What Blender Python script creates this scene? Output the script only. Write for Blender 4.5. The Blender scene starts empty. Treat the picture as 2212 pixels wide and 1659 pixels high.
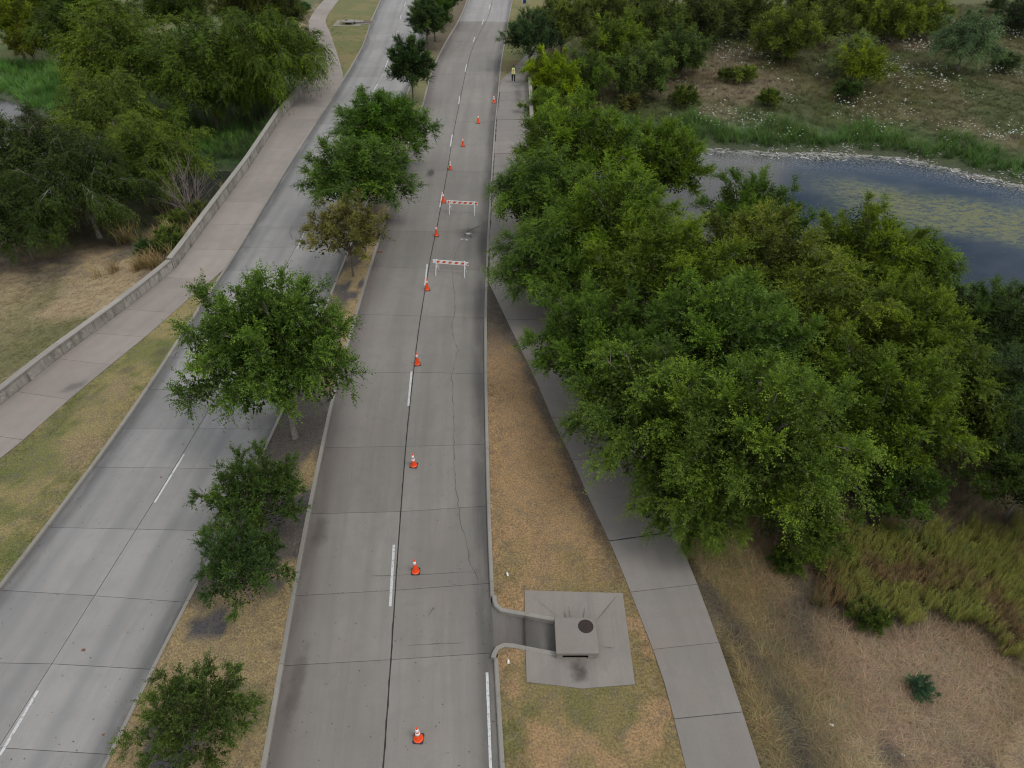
import bpy, bmesh, math, random
import numpy as np
from mathutils import Vector, Matrix
R = math.radians
rng = np.random.default_rng(7)
random.seed(7)
scene = bpy.context.scene
COL = scene.collection

# ------------------------------------------------------------------ camera
CAM_H = 24.4; PITCH = R(39.0); FP = 1532.3          # focal length in px of a 2212 px wide picture
cam = bpy.data.cameras.new('camera'); camo = bpy.data.objects.new('camera', cam); COL.objects.link(camo)
cam.sensor_width = 36; cam.lens = 36 * 2660 / 3840
cam.clip_start = 0.5; cam.clip_end = 6000
camo.location = (0, 0, CAM_H); camo.rotation_euler = (math.pi/2 - PITCH, 0, 0)
scene.camera = camo

# ------------------------------------------------------------------ world, sun, exposure
SUN_EL = R(58); SUN_AZ = math.atan2(0.72, -0.45)     # towards the sun, measured from +Y to +X
world = bpy.data.worlds.new('World'); scene.world = world; world.use_nodes = True
nt = world.node_tree; nt.nodes.clear()
wo = nt.nodes.new('ShaderNodeOutputWorld'); bg = nt.nodes.new('ShaderNodeBackground')
sky = nt.nodes.new('ShaderNodeTexSky'); sky.sky_type = 'NISHITA'; sky.sun_disc = False
sky.sun_elevation = SUN_EL; sky.sun_rotation = SUN_AZ; sky.altitude = 150; sky.air_density = 1; sky.dust_density = 1.5
tc = nt.nodes.new('ShaderNodeTexCoord'); sp = nt.nodes.new('ShaderNodeSeparateXYZ')
nt.links.new(tc.outputs['Generated'], sp.inputs[0])
def wmath(op, a, b):
    n = nt.nodes.new('ShaderNodeMath'); n.operation = op
    for i, v in enumerate((a, b)):
        if isinstance(v, (int, float)): n.inputs[i].default_value = v
        else: nt.links.new(v, n.inputs[i])
    return n.outputs[0]
zz = wmath('ADD', wmath('MAXIMUM', sp.outputs[2], 0.0), 0.22)
cb = nt.nodes.new('ShaderNodeCombineXYZ')
nt.links.new(wmath('DIVIDE', sp.outputs[0], zz), cb.inputs[0]); nt.links.new(wmath('DIVIDE', sp.outputs[1], zz), cb.inputs[1])
cn = nt.nodes.new('ShaderNodeTexNoise'); cn.inputs['Scale'].default_value = 1.15; cn.inputs['Detail'].default_value = 7; cn.inputs['Roughness'].default_value = 0.55
mp = nt.nodes.new('ShaderNodeMapping'); mp.inputs['Location'].default_value = (1.62, 0.35, 0.0)
nt.links.new(cb.outputs[0], mp.inputs[0]); nt.links.new(mp.outputs[0], cn.inputs['Vector'])
hd_ = nt.nodes.new('ShaderNodeVectorMath'); hd_.operation = 'DISTANCE'; nt.links.new(tc.outputs['Generated'], hd_.inputs[0]); hd_.inputs[1].default_value = (0.50, 0.72, 0.46)
hole_ = nt.nodes.new('ShaderNodeMapRange'); hole_.interpolation_type = 'SMOOTHSTEP'; nt.links.new(hd_.outputs['Value'], hole_.inputs[0])
hole_.inputs[1].default_value = 0.12; hole_.inputs[2].default_value = 0.30; hole_.inputs[3].default_value = 0.28; hole_.inputs[4].default_value = -0.06
cr = nt.nodes.new('ShaderNodeValToRGB'); cr.color_ramp.elements[0].position = 0.40; cr.color_ramp.elements[1].position = 0.47
nt.links.new(wmath('SUBTRACT', cn.outputs[0], hole_.outputs[0]), cr.inputs[0])
cn2 = nt.nodes.new('ShaderNodeTexNoise'); cn2.inputs['Scale'].default_value = 2.3; cn2.inputs['Detail'].default_value = 5
nt.links.new(mp.outputs[0], cn2.inputs['Vector'])
cc = nt.nodes.new('ShaderNodeValToRGB')
cc.color_ramp.elements[0].position = 0.3; cc.color_ramp.elements[0].color = (3.5, 3.6, 3.8, 1)
cc.color_ramp.elements[1].position = 0.7; cc.color_ramp.elements[1].color = (7.5, 7.55, 7.7, 1)
nt.links.new(cn2.outputs[0], cc.inputs[0])
mx = nt.nodes.new('ShaderNodeMix'); mx.data_type = 'RGBA'
nt.links.new(cr.outputs[0], mx.inputs[0]); nt.links.new(sky.outputs[0], mx.inputs[6]); nt.links.new(cc.outputs[0], mx.inputs[7])
nt.links.new(mx.outputs[2], bg.inputs[0]); bg.inputs[1].default_value = 0.11
nt.links.new(bg.outputs[0], wo.inputs[0])
sl = bpy.data.lights.new('sun', 'SUN'); sl.energy = 0.95; sl.angle = R(20); sl.color = (1, 0.95, 0.88)
so = bpy.data.objects.new('sun', sl); COL.objects.link(so)
sd = Vector((math.sin(SUN_AZ)*math.cos(SUN_EL), math.cos(SUN_AZ)*math.cos(SUN_EL), math.sin(SUN_EL)))
so.rotation_euler = sd.to_track_quat('Z', 'Y').to_euler(); so.location = (0, 0, 60)
scene.view_settings.view_transform = 'Standard'; scene.view_settings.look = 'None'
scene.view_settings.gamma = 1; scene.view_settings.use_curve_mapping = False
scene.view_settings.exposure = 0.42
try: scene.cycles.filter_width = 1.15; scene.cycles.max_bounces = 4; scene.cycles.diffuse_bounces = 2; scene.cycles.glossy_bounces = 2; scene.cycles.transparent_max_bounces = 8; scene.cycles.transmission_bounces = 3
except Exception: pass

# ------------------------------------------------------------------ helpers
def at(x, y, z=0.0):
    """point at height z seen at (x, y) of the 2212 x 1659 photograph"""
    u = x - 1106.0; v = y - 829.5
    dn = FP*math.sin(PITCH) + v*math.cos(PITCH); fw = FP*math.cos(PITCH) - v*math.sin(PITCH)
    k = (CAM_H - z)/dn
    return (u*k, fw*k)
def depth_at(x, y, z): return y*math.cos(PITCH) + (CAM_H - z)*math.sin(PITCH)
def tag(o, label=None, cat=None, group=None, kind=None):
    if label: o['label'] = label
    if cat: o['category'] = cat
    if group: o['group'] = group
    if kind: o['kind'] = kind
    return o
def link(o, parent=None):
    COL.objects.link(o)
    if parent is not None: o.parent = parent
    return o
def empty(name, loc=(0, 0, 0), rz=0):
    o = bpy.data.objects.new(name, None); o.location = loc; o.rotation_euler = (0, 0, rz); o.empty_display_size = 0.3
    return link(o)
def mesh_obj(name, verts, faces, mat, parent=None, smooth=False, uv=None):
    me = bpy.data.meshes.new(name)
    me.from_pydata([tuple(v) for v in verts], [], faces); me.update()
    if mat: me.materials.append(mat)
    if smooth: me.polygons.foreach_set('use_smooth', [True]*len(me.polygons))
    if uv is not None:
        a = me.attributes.new('st', 'FLOAT_VECTOR', 'POINT'); a.data.foreach_set('vector', np.asarray(uv, dtype=np.float32).ravel())
    return link(bpy.data.objects.new(name, me), parent)
def np_mesh(name, V, F, mat, parent=None, fattr=None, smooth=False):
    """V (n,3), F (m,k) arrays"""
    me = bpy.data.meshes.new(name); n = len(V); m, k = F.shape
    me.vertices.add(n); me.vertices.foreach_set('co', V.astype(np.float32).ravel())
    me.loops.add(m*k); me.loops.foreach_set('vertex_index', F.astype(np.int32).ravel())
    me.polygons.add(m); me.polygons.foreach_set('loop_start', np.arange(0, m*k, k, dtype=np.int32))
    try: me.polygons.foreach_set('loop_total', np.full(m, k, dtype=np.int32))
    except Exception: pass
    if smooth: me.polygons.foreach_set('use_smooth', np.ones(m, dtype=bool))
    me.update(calc_edges=True)
    if fattr is not None:
        a = me.attributes.new('tint', 'FLOAT', 'FACE'); a.data.foreach_set('value', fattr.astype(np.float32))
    if mat: me.materials.append(mat)
    return me
class MB:
    def __init__(s): s.v = []; s.f = []
    def box(s, c, d, rz=0, M=None):
        x, y, z = d[0]/2, d[1]/2, d[2]/2; b = len(s.v)
        for k in ((-x,-y,-z),(x,-y,-z),(x,y,-z),(-x,y,-z),(-x,-y,z),(x,-y,z),(x,y,z),(-x,y,z)):
            p = Vector(k)
            if M is not None: p = M @ p
            else: p = Matrix.Rotation(rz, 3, 'Z') @ p
            s.v.append(tuple(p + Vector(c)))
        s.f += [tuple(b+i for i in q) for q in ((0,3,2,1),(4,5,6,7),(0,1,5,4),(1,2,6,5),(2,3,7,6),(3,0,4,7))]
        return s
    def bar(s, a, b, w, h=None, up=(0,0,1)):
        a = Vector(a); b = Vector(b); d = (b-a); L = d.length; d.normalize(); u = Vector(up)
        x = d.cross(u)
        if x.length < 1e-4: x = d.cross(Vector((1,0,0)))
        x.normalize(); u = x.cross(d)
        M = Matrix((x, d, u)).transposed()
        return s.box((a+b)/2, (w, L, h or w), M=M)
    def tube(s, pts, rad, n=8, cap=True):
        pts = [Vector(p) for p in pts]; b = len(s.v)
        if not hasattr(rad, '__len__'): rad = [rad]*len(pts)
        for i, p in enumerate(pts):
            d = (pts[min(i+1, len(pts)-1)] - pts[max(i-1, 0)]).normalized()
            x = d.cross(Vector((0.13, 0.97, 0.2))).normalized(); y = d.cross(x)
            for k in range(n):
                t = 2*math.pi*k/n; s.v.append(tuple(p + (x*math.cos(t) + y*math.sin(t))*rad[i]))
        for i in range(len(pts)-1):
            for k in range(n):
                k2 = (k+1) % n; s.f.append((b+i*n+k, b+i*n+k2, b+(i+1)*n+k2, b+(i+1)*n+k))
        if cap:
            s.f.append(tuple(b+k for k in range(n))[::-1]); s.f.append(tuple(b+(len(pts)-1)*n+k for k in range(n)))
        return s
    def lathe(s, prof, n=24, c=(0,0,0)):
        b = len(s.v)
        for r, z in prof:
            for k in range(n):
                t = 2*math.pi*k/n; s.v.append((c[0]+r*math.cos(t), c[1]+r*math.sin(t), c[2]+z))
        for i in range(len(prof)-1):
            for k in range(n):
                k2 = (k+1) % n; s.f.append((b+i*n+k, b+i*n+k2, b+(i+1)*n+k2, b+(i+1)*n+k))
        return s
    def build(s, name, mat, parent=None, smooth=False, bevel=0):
        o = mesh_obj(name, s.v, s.f, mat, parent, smooth)
        if bevel:
            m = o.modifiers.new('bevel', 'BEVEL'); m.width = bevel; m.segments = 2; m.limit_method = 'ANGLE'
        return o

# numpy value noise
def vnoise(x, y, scale, seed=0):
    x = np.asarray(x, float)/scale; y = np.asarray(y, float)/scale
    xi = np.floor(x).astype(np.int64); yi = np.floor(y).astype(np.int64); fx = x-xi; fy = y-yi
    fx = fx*fx*(3-2*fx); fy = fy*fy*(3-2*fy)
    def h(a, b):
        n = (a*374761393 + b*668265263 + seed*974711) & 0x7fffffff
        n = ((n ^ (n >> 13))*1274126177) & 0x7fffffff
        return ((n ^ (n >> 16)) & 0xffff)/65535.0
    return (h(xi,yi)*(1-fx)+h(xi+1,yi)*fx)*(1-fy) + (h(xi,yi+1)*(1-fx)+h(xi+1,yi+1)*fx)*fy
def fbm(x, y, scale, seed=0, o=4):
    r = 0; a = 0.5; t = 0
    for i in range(o): r = r + a*vnoise(x, y, scale/2**i, seed+i*17); t += a; a *= 0.55
    return r/t
def sstep(a, b, x): t = np.clip((x-a)/(b-a), 0, 1); return t*t*(3-2*t)
def poly_sd(px, py, poly):
    """signed distance, negative inside"""
    px = np.asarray(px, float); py = np.asarray(py, float); P = np.asarray(poly, float)
    d = np.full(px.shape, 1e18); ins = np.zeros(px.shape, bool)
    for i in range(len(P)):
        ax, ay = P[i]; bx, by = P[(i+1) % len(P)]; ex, ey = bx-ax, by-ay
        t = np.clip(((px-ax)*ex + (py-ay)*ey)/(ex*ex+ey*ey+1e-12), 0, 1)
        d = np.minimum(d, (px-ax-t*ex)**2 + (py-ay-t*ey)**2)
        c = ((ay > py) != (by > py)); xx = ax + (py-ay)*(ex)/(ey if abs(ey) > 1e-12 else 1e-12)
        ins ^= (c & (px < xx))
    d = np.sqrt(d); return np.where(ins, -d, d)

# ------------------------------------------------------------------ materials
class NT:
    def __init__(s, name):
        s.m = bpy.data.materials.new(name); s.m.use_nodes = True; s.t = s.m.node_tree; s.t.nodes.clear()
        s.out = s.t.nodes.new('ShaderNodeOutputMaterial'); s.b = s.t.nodes.new('ShaderNodeBsdfPrincipled')
        s.t.links.new(s.b.outputs[0], s.out.inputs[0])
    def n(s, typ, **kw):
        n = s.t.nodes.new(typ)
        for k, v in kw.items():
            if k.startswith('_'): setattr(n, k[1:], v)
            else: s.set(n.inputs[k if not k.isdigit() else int(k)], v)
        return n
    def set(s, inp, v):
        if hasattr(v, 'is_output') and v.is_output: s.t.links.new(v, inp)
        elif isinstance(v, bpy.types.NodeSocket): s.t.links.new(v, inp)
        else: inp.default_value = v
    def math(s, op, a, b=0.0, c=None):
        n = s.t.nodes.new('ShaderNodeMath'); n.operation = op; s.set(n.inputs[0], a); s.set(n.inputs[1], b)
        if c is not None: s.set(n.inputs[2], c)
        return n.outputs[0]
    def mix(s, f, a, b, mode='MIX'):
        n = s.t.nodes.new('ShaderNodeMix'); n.data_type = 'RGBA'; n.blend_type = mode
        s.set(n.inputs[0], f); s.set(n.inputs[6], col(a)); s.set(n.inputs[7], col(b)); return n.outputs[2]
    def noise(s, vec, scale, detail=4, rough=0.55, dist=0):
        n = s.n('ShaderNodeTexNoise', Scale=scale, Detail=detail, Roughness=rough, Distortion=dist); s.set(n.inputs['Vector'], vec); return n.outputs[0]
    def ramp(s, f, a, b, lo=0.0, hi=1.0):
        n = s.t.nodes.new('ShaderNodeMapRange'); n.interpolation_type = 'SMOOTHSTEP'
        s.set(n.inputs[0], f); n.inputs[1].default_value = a; n.inputs[2].default_value = b; n.inputs[3].default_value = lo; n.inputs[4].default_value = hi
        return n.outputs[0]
    def pos(s): return s.n('ShaderNodeNewGeometry').outputs['Position']
    def scale(s, vec, sc, loc=(0,0,0)):
        n = s.n('ShaderNodeMapping'); s.set(n.inputs[0], vec); n.inputs['Scale'].default_value = sc; n.inputs['Location'].default_value = loc; return n.outputs[0]
    def attr(s, name, typ='GEOMETRY'):
        n = s.t.nodes.new('ShaderNodeAttribute'); n.attribute_name = name; n.attribute_type = typ; return n
    def bump(s, h, strength=0.3, dist=0.02):
        n = s.n('ShaderNodeBump', Strength=strength, Distance=dist, Height=h); s.t.links.new(n.outputs[0], s.b.inputs['Normal'])
def col(c):
    if isinstance(c, (tuple, list)) and len(c) == 3: return (*c, 1)
    return c
def plain(name, c, rough=0.6, metal=0.0, var=0.12, sc=6.0):
    t = NT(name); f = t.noise(t.pos(), sc, 5)
    c2 = tuple(max(0, x*(1-var*2)) for x in c)
    t.set(t.b.inputs['Base Color'], t.mix(t.ramp(f, 0.35, 0.7), c, c2)); t.b.inputs['Roughness'].default_value = rough; t.b.inputs['Metallic'].default_value = metal
    return t.m
def concrete(name, base, dark, pink=0.0, wheel=0.0, streak=0.5, gut=0.0, wheelpos=(1.0, 2.7), lanew=3.7):
    """slab concrete; attribute st = (metres across, metres along, metres from the kerb)"""
    t = NT(name); st = t.attr('st').outputs['Vector']; P = t.pos()
    rnd = t.n('ShaderNodeObjectInfo').outputs['Random']
    big = t.noise(P, 0.22, 4, 0.6); med = t.noise(P, 1.3, 5, 0.6); fine = t.noise(P, 28, 3, 0.7)
    stv = t.noise(t.scale(st, (1.5, 0.09, 0)), 1.0, 5, 0.65); stv2 = t.noise(t.scale(st, (11, 0.35, 0)), 1.0, 4, 0.6)
    c = t.mix(t.ramp(big, 0.3, 0.7), base, tuple(b*0.86 for b in base))
    c = t.mix(t.math('MULTIPLY', t.ramp(stv, 0.42, 0.66), streak), c, dark)
    c = t.mix(t.math('MULTIPLY', t.ramp(stv2, 0.5, 0.72), streak*0.22), c, tuple(b*1.15 for b in base))
    c = t.mix(t.math('MULTIPLY', t.ramp(med, 0.46, 0.68), 0.5), c, tuple(b*0.76 for b in base))
    if pink: c = t.mix(t.math('MULTIPLY', t.ramp(t.noise(P, 0.5, 4, 0.6), 0.48, 0.7), pink), c, (base[0]*0.98, base[1]*0.82, base[2]*0.78))
    sx = t.n('ShaderNodeSeparateXYZ'); t.set(sx.inputs[0], st); U, V, K = sx.outputs
    if wheel:
        wob = t.math('MULTIPLY', t.math('SUBTRACT', t.noise(t.scale(st, (0, 0.1, 0)), 1.0, 2), 0.5), 0.7)
        m = None
        for w in wheelpos:
            d = t.math('ABSOLUTE', t.math('SUBTRACT', t.math('ADD', U, wob), w))
            g = t.ramp(d, 0.0, 0.55, 1.0, 0.0); m = g if m is None else t.math('MAXIMUM', m, g)
        m = t.math('MULTIPLY', m, t.ramp(t.noise(t.scale(st, (0.3, 0.16, 0)), 1.0, 3), 0.3, 0.62, 0.35, 1.0))
        c = t.mix(t.math('MULTIPLY', m, wheel), c, dark)
    if gut:
        g = t.ramp(K, 0.25, 1.05, 1.0, 0.0)
        g = t.math('MULTIPLY', g, t.ramp(t.noise(t.scale(st, (1.2, 0.25, 0)), 1.0, 4), 0.25, 0.6, 0.45, 1.0))
        c = t.mix(t.math('MULTIPLY', g, gut), c, (dark[0]*0.36, dark[1]*0.36, dark[2]*0.37))
        g2 = t.math('MULTIPLY', t.ramp(U, 0.3, 1.9, 1.0, 0.0), t.ramp(t.noise(t.scale(st, (0.5, 0.12, 0)), 1.0, 4), 0.3, 0.6, 0.3, 1.0))
        c = t.mix(t.math('MULTIPLY', g2, pink*2.2), c, (0.185, 0.155, 0.140))
    c = t.mix(t.math('MULTIPLY', t.ramp(fine, 0.35, 0.70), 0.38), c, tuple(b*0.62 for b in base))
    vor = t.n('ShaderNodeTexVoronoi', Scale=7.0); t.set(vor.inputs['Vector'], P)
    c = t.mix(t.math('MULTIPLY', t.ramp(vor.outputs['Distance'], 0.0, 0.10, 1, 0), 0.55), c, tuple(b*0.35 for b in base))
    vor2 = t.n('ShaderNodeTexVoronoi', Scale=4.3); t.set(vor2.inputs['Vector'], P)
    c = t.mix(t.math('MULTIPLY', t.ramp(vor2.outputs['Distance'], 0.0, 0.07, 1, 0), 0.6), c, tuple(min(0.7, b*1.8) for b in base))
    hsv = t.n('ShaderNodeHueSaturation'); t.set(hsv.inputs['Color'], c); t.set(hsv.inputs['Value'], t.math('MULTIPLY_ADD', rnd, 0.17, 0.915))
    t.set(t.b.inputs['Base Color'], hsv.outputs[0]); t.b.inputs['Roughness'].default_value = 0.88
    t.bump(t.math('ADD', fine, t.math('MULTIPLY', med, 0.8)), 0.35, 0.01)
    return t.m
M = {}
M['road_right'] = concrete('concrete_road', (0.242, 0.230, 0.211), (0.155, 0.148, 0.138), pink=0.22, wheel=0.35, streak=0.45, gut=0.85, wheelpos=(1.1, 2.8, 4.9, 6.6))
M['road_left'] = concrete('concrete_road_pale', (0.300, 0.295, 0.288), (0.178, 0.180, 0.186), wheel=0.6, streak=0.35, gut=0.8, wheelpos=(1.15, 3.05, 5.5))
M['walk_left'] = concrete('concrete_walk', (0.300, 0.268, 0.243), (0.175, 0.162, 0.152), pink=0.4, streak=0.25)
M['walk_right'] = concrete('concrete_walk_grey', (0.236, 0.220, 0.203), (0.150, 0.143, 0.134), pink=0.35, streak=0.25)
M['kerb'] = concrete('concrete_kerb', (0.285, 0.270, 0.243), (0.170, 0.160, 0.145), streak=0.3)
M['apron'] = concrete('concrete_apron', (0.262, 0.243, 0.220), (0.135, 0.125, 0.115), pink=0.3, streak=0.35)
M['road_far'] = concrete('concrete_road_far', (0.315, 0.305, 0.300), (0.20, 0.195, 0.19), wheel=0.4, streak=0.5, gut=0.6)
M['wall'] = concrete('concrete_wall', (0.320, 0.300, 0.272), (0.150, 0.142, 0.125), streak=0.2)
# weathered wall face
def wallface():
    t = NT('concrete_wall_face'); P = t.pos()
    base = (0.345, 0.325, 0.29); c = t.mix(t.ramp(t.noise(P, 0.5, 4), 0.35, 0.65), base, (0.24, 0.222, 0.19))
    c = t.mix(t.math('MULTIPLY', t.ramp(t.noise(t.scale(P, (2.5, 2.5, 0.5)), 1.0, 6, 0.7), 0.48, 0.62), 0.8), c, (0.15, 0.145, 0.13))
    c = t.mix(t.math('MULTIPLY', t.ramp(t.noise(P, 3.5, 6, 0.75), 0.52, 0.68), 0.7), c, (0.50, 0.49, 0.46))
    t.set(t.b.inputs['Base Color'], c); t.b.inputs['Roughness'].default_value = 0.9; t.bump(t.noise(P, 12, 5), 0.4, 0.02)
    return t.m
M['wall_face'] = wallface()
M['bed'] = plain('joint_bed', (0.025, 0.023, 0.021), 0.95)
M['tar'] = plain('joint_sealant', (0.022, 0.021, 0.020), 0.7)
M['crack'] = plain('crack_dark', (0.11, 0.104, 0.095), 0.95)
M['deck'] = plain('bridge_concrete', (0.25, 0.24, 0.22), 0.9)
M['rust'] = plain('manhole_iron', (0.040, 0.028, 0.026), 0.75, 0.3)
M['black'] = plain('dark_opening', (0.012, 0.011, 0.010), 0.9)
def paint():
    t = NT('road_paint'); P = t.pos()
    c = t.mix(t.ramp(t.noise(P, 9, 6, 0.75), 0.50, 0.62), (0.53, 0.54, 0.55), (0.29, 0.29, 0.29))
    t.set(t.b.inputs['Base Color'], c); t.b.inputs['Roughness'].default_value = 0.7; return t.m
M['paint'] = paint()
def decal(name, c, sc, lo, hi, op):
    t = NT(name); t.set(t.b.inputs['Base Color'], col(c)); t.b.inputs['Roughness'].default_value = 0.9
    tr = t.n('ShaderNodeBsdfTransparent'); ms = t.n('ShaderNodeMixShader')
    st = t.attr('st').outputs['Vector']; g = t.n('ShaderNodeVectorMath', _operation='LENGTH'); t.set(g.inputs[0], st)
    nz = t.noise(t.pos(), sc, 5, 0.65)
    f = t.math('SUBTRACT', t.math('ADD', t.ramp(g.outputs['Value'], 0.0, 1.0, 1.0, 0.0), t.math('MULTIPLY', t.math('SUBTRACT', nz, 0.5), 1.3)), 0.0)
    f = t.math('MULTIPLY', t.math('MULTIPLY', t.ramp(f, lo, hi), t.ramp(g.outputs['Value'], 0.75, 1.0, 1.0, 0.0)), op)
    t.set(ms.inputs[0], f); t.t.links.new(tr.outputs[0], ms.inputs[1]); t.t.links.new(t.b.outputs[0], ms.inputs[2]); t.t.links.new(ms.outputs[0], t.out.inputs[0])
    return t.m
M['oil'] = decal('oil_stain', (0.045, 0.038, 0.034), 3.5, 0.3, 1.3, 0.62)
M['rust_stain'] = decal('rust_stain', (0.20, 0.065, 0.022), 6, 0.4, 0.9, 0.85)
M['dirt_shade_patch'] = decal('dirt_shade_patch', (0.085, 0.075, 0.065), 1.6, 0.25, 1.1, 0.28)  # dirt patches, and one painted tree shadow
M['pale_stain'] = decal('pale_scrape', (0.55, 0.54, 0.52), 5, 0.35, 0.9, 0.8)

def ground_mat():
    t = NT('ground_soil_and_grass'); P = t.pos(); C = t.attr('tcol').outputs['Color']
    f1 = t.noise(P, 2.2, 6, 0.7); f2 = t.noise(P, 13, 5, 0.75); f3 = t.noise(t.scale(P, (1, 1, 1)), 45, 3, 0.7)
    c = t.mix(t.math('MULTIPLY', t.ramp(f1, 0.45, 0.65), 0.45), C, (0.13, 0.11, 0.085), 'MIX')
    hv = t.n('ShaderNodeHueSaturation'); t.set(hv.inputs['Color'], c); t.set(hv.inputs['Value'], t.math('MULTIPLY_ADD', t.ramp(f2, 0.3, 0.7), 0.9, 0.55))
    hv2 = t.n('ShaderNodeHueSaturation'); t.set(hv2.inputs['Color'], hv.outputs[0]); t.set(hv2.inputs['Value'], t.math('MULTIPLY_ADD', t.ramp(f3, 0.3, 0.7), 0.6, 0.7))
    t.set(t.b.inputs['Base Color'], hv2.outputs[0]); t.b.inputs['Roughness'].default_value = 0.95
    t.bump(t.math('ADD', t.math('MULTIPLY', f1, 1.5), f2), 0.7, 0.06); return t.m
M['ground'] = ground_mat()
def blade_mat(name, trans=0.25, vary=0.5):
    t = NT(name); c = t.attr('col', 'INSTANCER').outputs['Color']; tn = t.attr('tint').outputs['Fac']
    hv = t.n('ShaderNodeHueSaturation'); t.set(hv.inputs['Color'], c); t.set(hv.inputs['Value'], t.math('MULTIPLY_ADD', tn, vary, 1-vary/2)); 
    t.set(t.b.inputs['Base Color'], hv.outputs[0]); t.b.inputs['Roughness'].default_value = 0.75
    tl = t.n('ShaderNodeBsdfTranslucent'); t.set(tl.inputs['Color'], hv.outputs[0]); ms = t.n('ShaderNodeMixShader'); ms.inputs[0].default_value = trans
    t.t.links.new(t.b.outputs[0], ms.inputs[1]); t.t.links.new(tl.outputs[0], ms.inputs[2]); t.t.links.new(ms.outputs[0], t.out.inputs[0])
    return t.m
M['blade'] = blade_mat('grass_blade', 0.2, 0.9)
def leaf_mat():
    t = NT('leaf'); oc = t.n('ShaderNodeObjectInfo').outputs['Color']; tn = t.attr('tint').outputs['Fac']
    yl = t.mix(1.0, oc, (1.30, 1.17, 0.75), 'MULTIPLY')
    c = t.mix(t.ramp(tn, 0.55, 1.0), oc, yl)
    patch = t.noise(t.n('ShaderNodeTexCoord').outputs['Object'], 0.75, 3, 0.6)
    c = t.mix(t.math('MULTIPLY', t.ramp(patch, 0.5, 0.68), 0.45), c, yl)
    hv = t.n('ShaderNodeHueSaturation'); t.set(hv.inputs['Color'], c); t.set(hv.inputs['Value'], t.math('MULTIPLY_ADD', t.math('POWER', tn, 1.6), 2.1, 0.46))  # steep tint curve paints highlights and dark gaps into the leaf colour
    hv.inputs['Saturation'].default_value = 1.06
    t.set(t.b.inputs['Base Color'], hv.outputs[0]); t.b.inputs['Roughness'].default_value = 0.5
    t.b.inputs['Specular IOR Level'].default_value = 0.14
    tl = t.n('ShaderNodeBsdfTranslucent'); t.set(tl.inputs['Color'], t.mix(1.0, hv.outputs[0], (1.1, 1.25, 0.5), 'MULTIPLY')); ms = t.n('ShaderNodeMixShader'); ms.inputs[0].default_value = 0.3
    t.t.links.new(t.b.outputs[0], ms.inputs[1]); t.t.links.new(tl.outputs[0], ms.inputs[2]); t.t.links.new(ms.outputs[0], t.out.inputs[0])
    return t.m
M['leaf'] = leaf_mat()
M['bark'] = plain('bark', (0.15, 0.125, 0.10), 0.9, 0, 0.25, 9)
M['bark_pale'] = plain('bark_pale', (0.26, 0.235, 0.21), 0.9, 0, 0.2, 9)

# ------------------------------------------------------------------ curves X(Y) of every long edge, read at road level and turned to metres
def curve(pts, z=0.0, smooth=3.0, y0=-6, y1=175, extra=()):
    w = [at(x, y, z) for x, y in pts] + list(extra); w.sort(key=lambda p: p[1])
    X = np.array([p[0] for p in w]); Y = np.array([p[1] for p in w])
    ys = np.arange(y0-20, y1+20, 0.5); xs = np.interp(ys, Y, X)
    def slope(i, j): return (X[j]-X[i])/(Y[j]-Y[i])
    lo = ys < Y[0]; k = min(2, len(Y)-1); xs[lo] = X[0] + slope(0, k)*(ys[lo]-Y[0])
    hi = ys > Y[-1]; xs[hi] = X[-1] + slope(-1-k, -1)*(ys[hi]-Y[-1])
    if smooth:
        n = int(smooth*3/0.5); kx = np.arange(-n, n+1)*0.5; ker = np.exp(-0.5*(kx/smooth)**2); ker /= ker.sum()
        xs = np.convolve(np.pad(xs, n, mode='reflect', reflect_type='odd'), ker, 'valid')
    return lambda q, ys=ys, xs=xs: np.interp(q, ys, xs)
XRL = curve([(576,1659),(615,1441),(640,1280),(678,1066),(705,959),(723,845),(749,762),(772,688),(793,610),(818,529),(854,420),(880,322),(908,248),(916,231),(924,192),(933,158),(949,122),(969,84),(986,58),(1003,24),(1011,0)])
XRC = curve([(828,1659),(838,1511),(846,1420),(853,1275),(868,1074),(876,965),(881,908),(897,772),(904,708),(921,610),(931,548),(945,487),(964,383),(979,288),(991,230),(1003,169),(1016,115),(1031,81),(1048,51),(1059,24),(1063,0)], smooth=2)
XRR = curve([(1079,1659),(1066,1418),(1056,1260),(1053,1210),(1050,1026),(1047,925),(1046,823),(1045,722),(1047,620),(1050,559),(1054,476),(1058,414),(1063,339),(1069,254),(1074,217),(1077,176),(1081,135),(1089,91),(1097,44),(1106,0)])
XLL = curve([(7,1271),(107,1139),(159,1072),(210,1009),(291,888),(333,829),(383,749),(420,688),(454,637),(484,596),(505,562),(569,454),(630,352),(694,251),(749,166),(769,130),(783,108),(793,81),(800,56),(806,40),(824,0)])
XLC = curve([(39,1548),(113,1434),(204,1287),(293,1143),(343,1069),(377,1010),(416,942),(470,857),(631,548),(660,491),(673,469),(800,205),(817,173),(835,136),(847,100),(855,67),(863,34),(876,0)], smooth=2)
XLR = curve([(222,1659),(324,1448),(400,1300),(418,1277),(587,938),(608,894),(732,590),(749,548),(867,234),(886,184),(915,94),(918,73),(938,0)])
ZW = 0.15
YK1 = at(379,581,ZW)[1]; YK2 = at(680,173,ZW)[1]
XWL = curve([(-60,921),(0,877),(112,786),(217,708),(288,655),(379,581),(474,450),(541,359),(609,254),(680,172),(675,120),(671,90),(667,66),(666,48),(673,32),(686,14),(700,0)], ZW, smooth=0.35)   # walkway, wall side
XWV = curve([(-60,1035),(0,991),(56,945),(149,862),(237,789),(325,718),(393,657),(474,591)], ZW, smooth=0.5)         # walkway, verge side (near)
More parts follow.
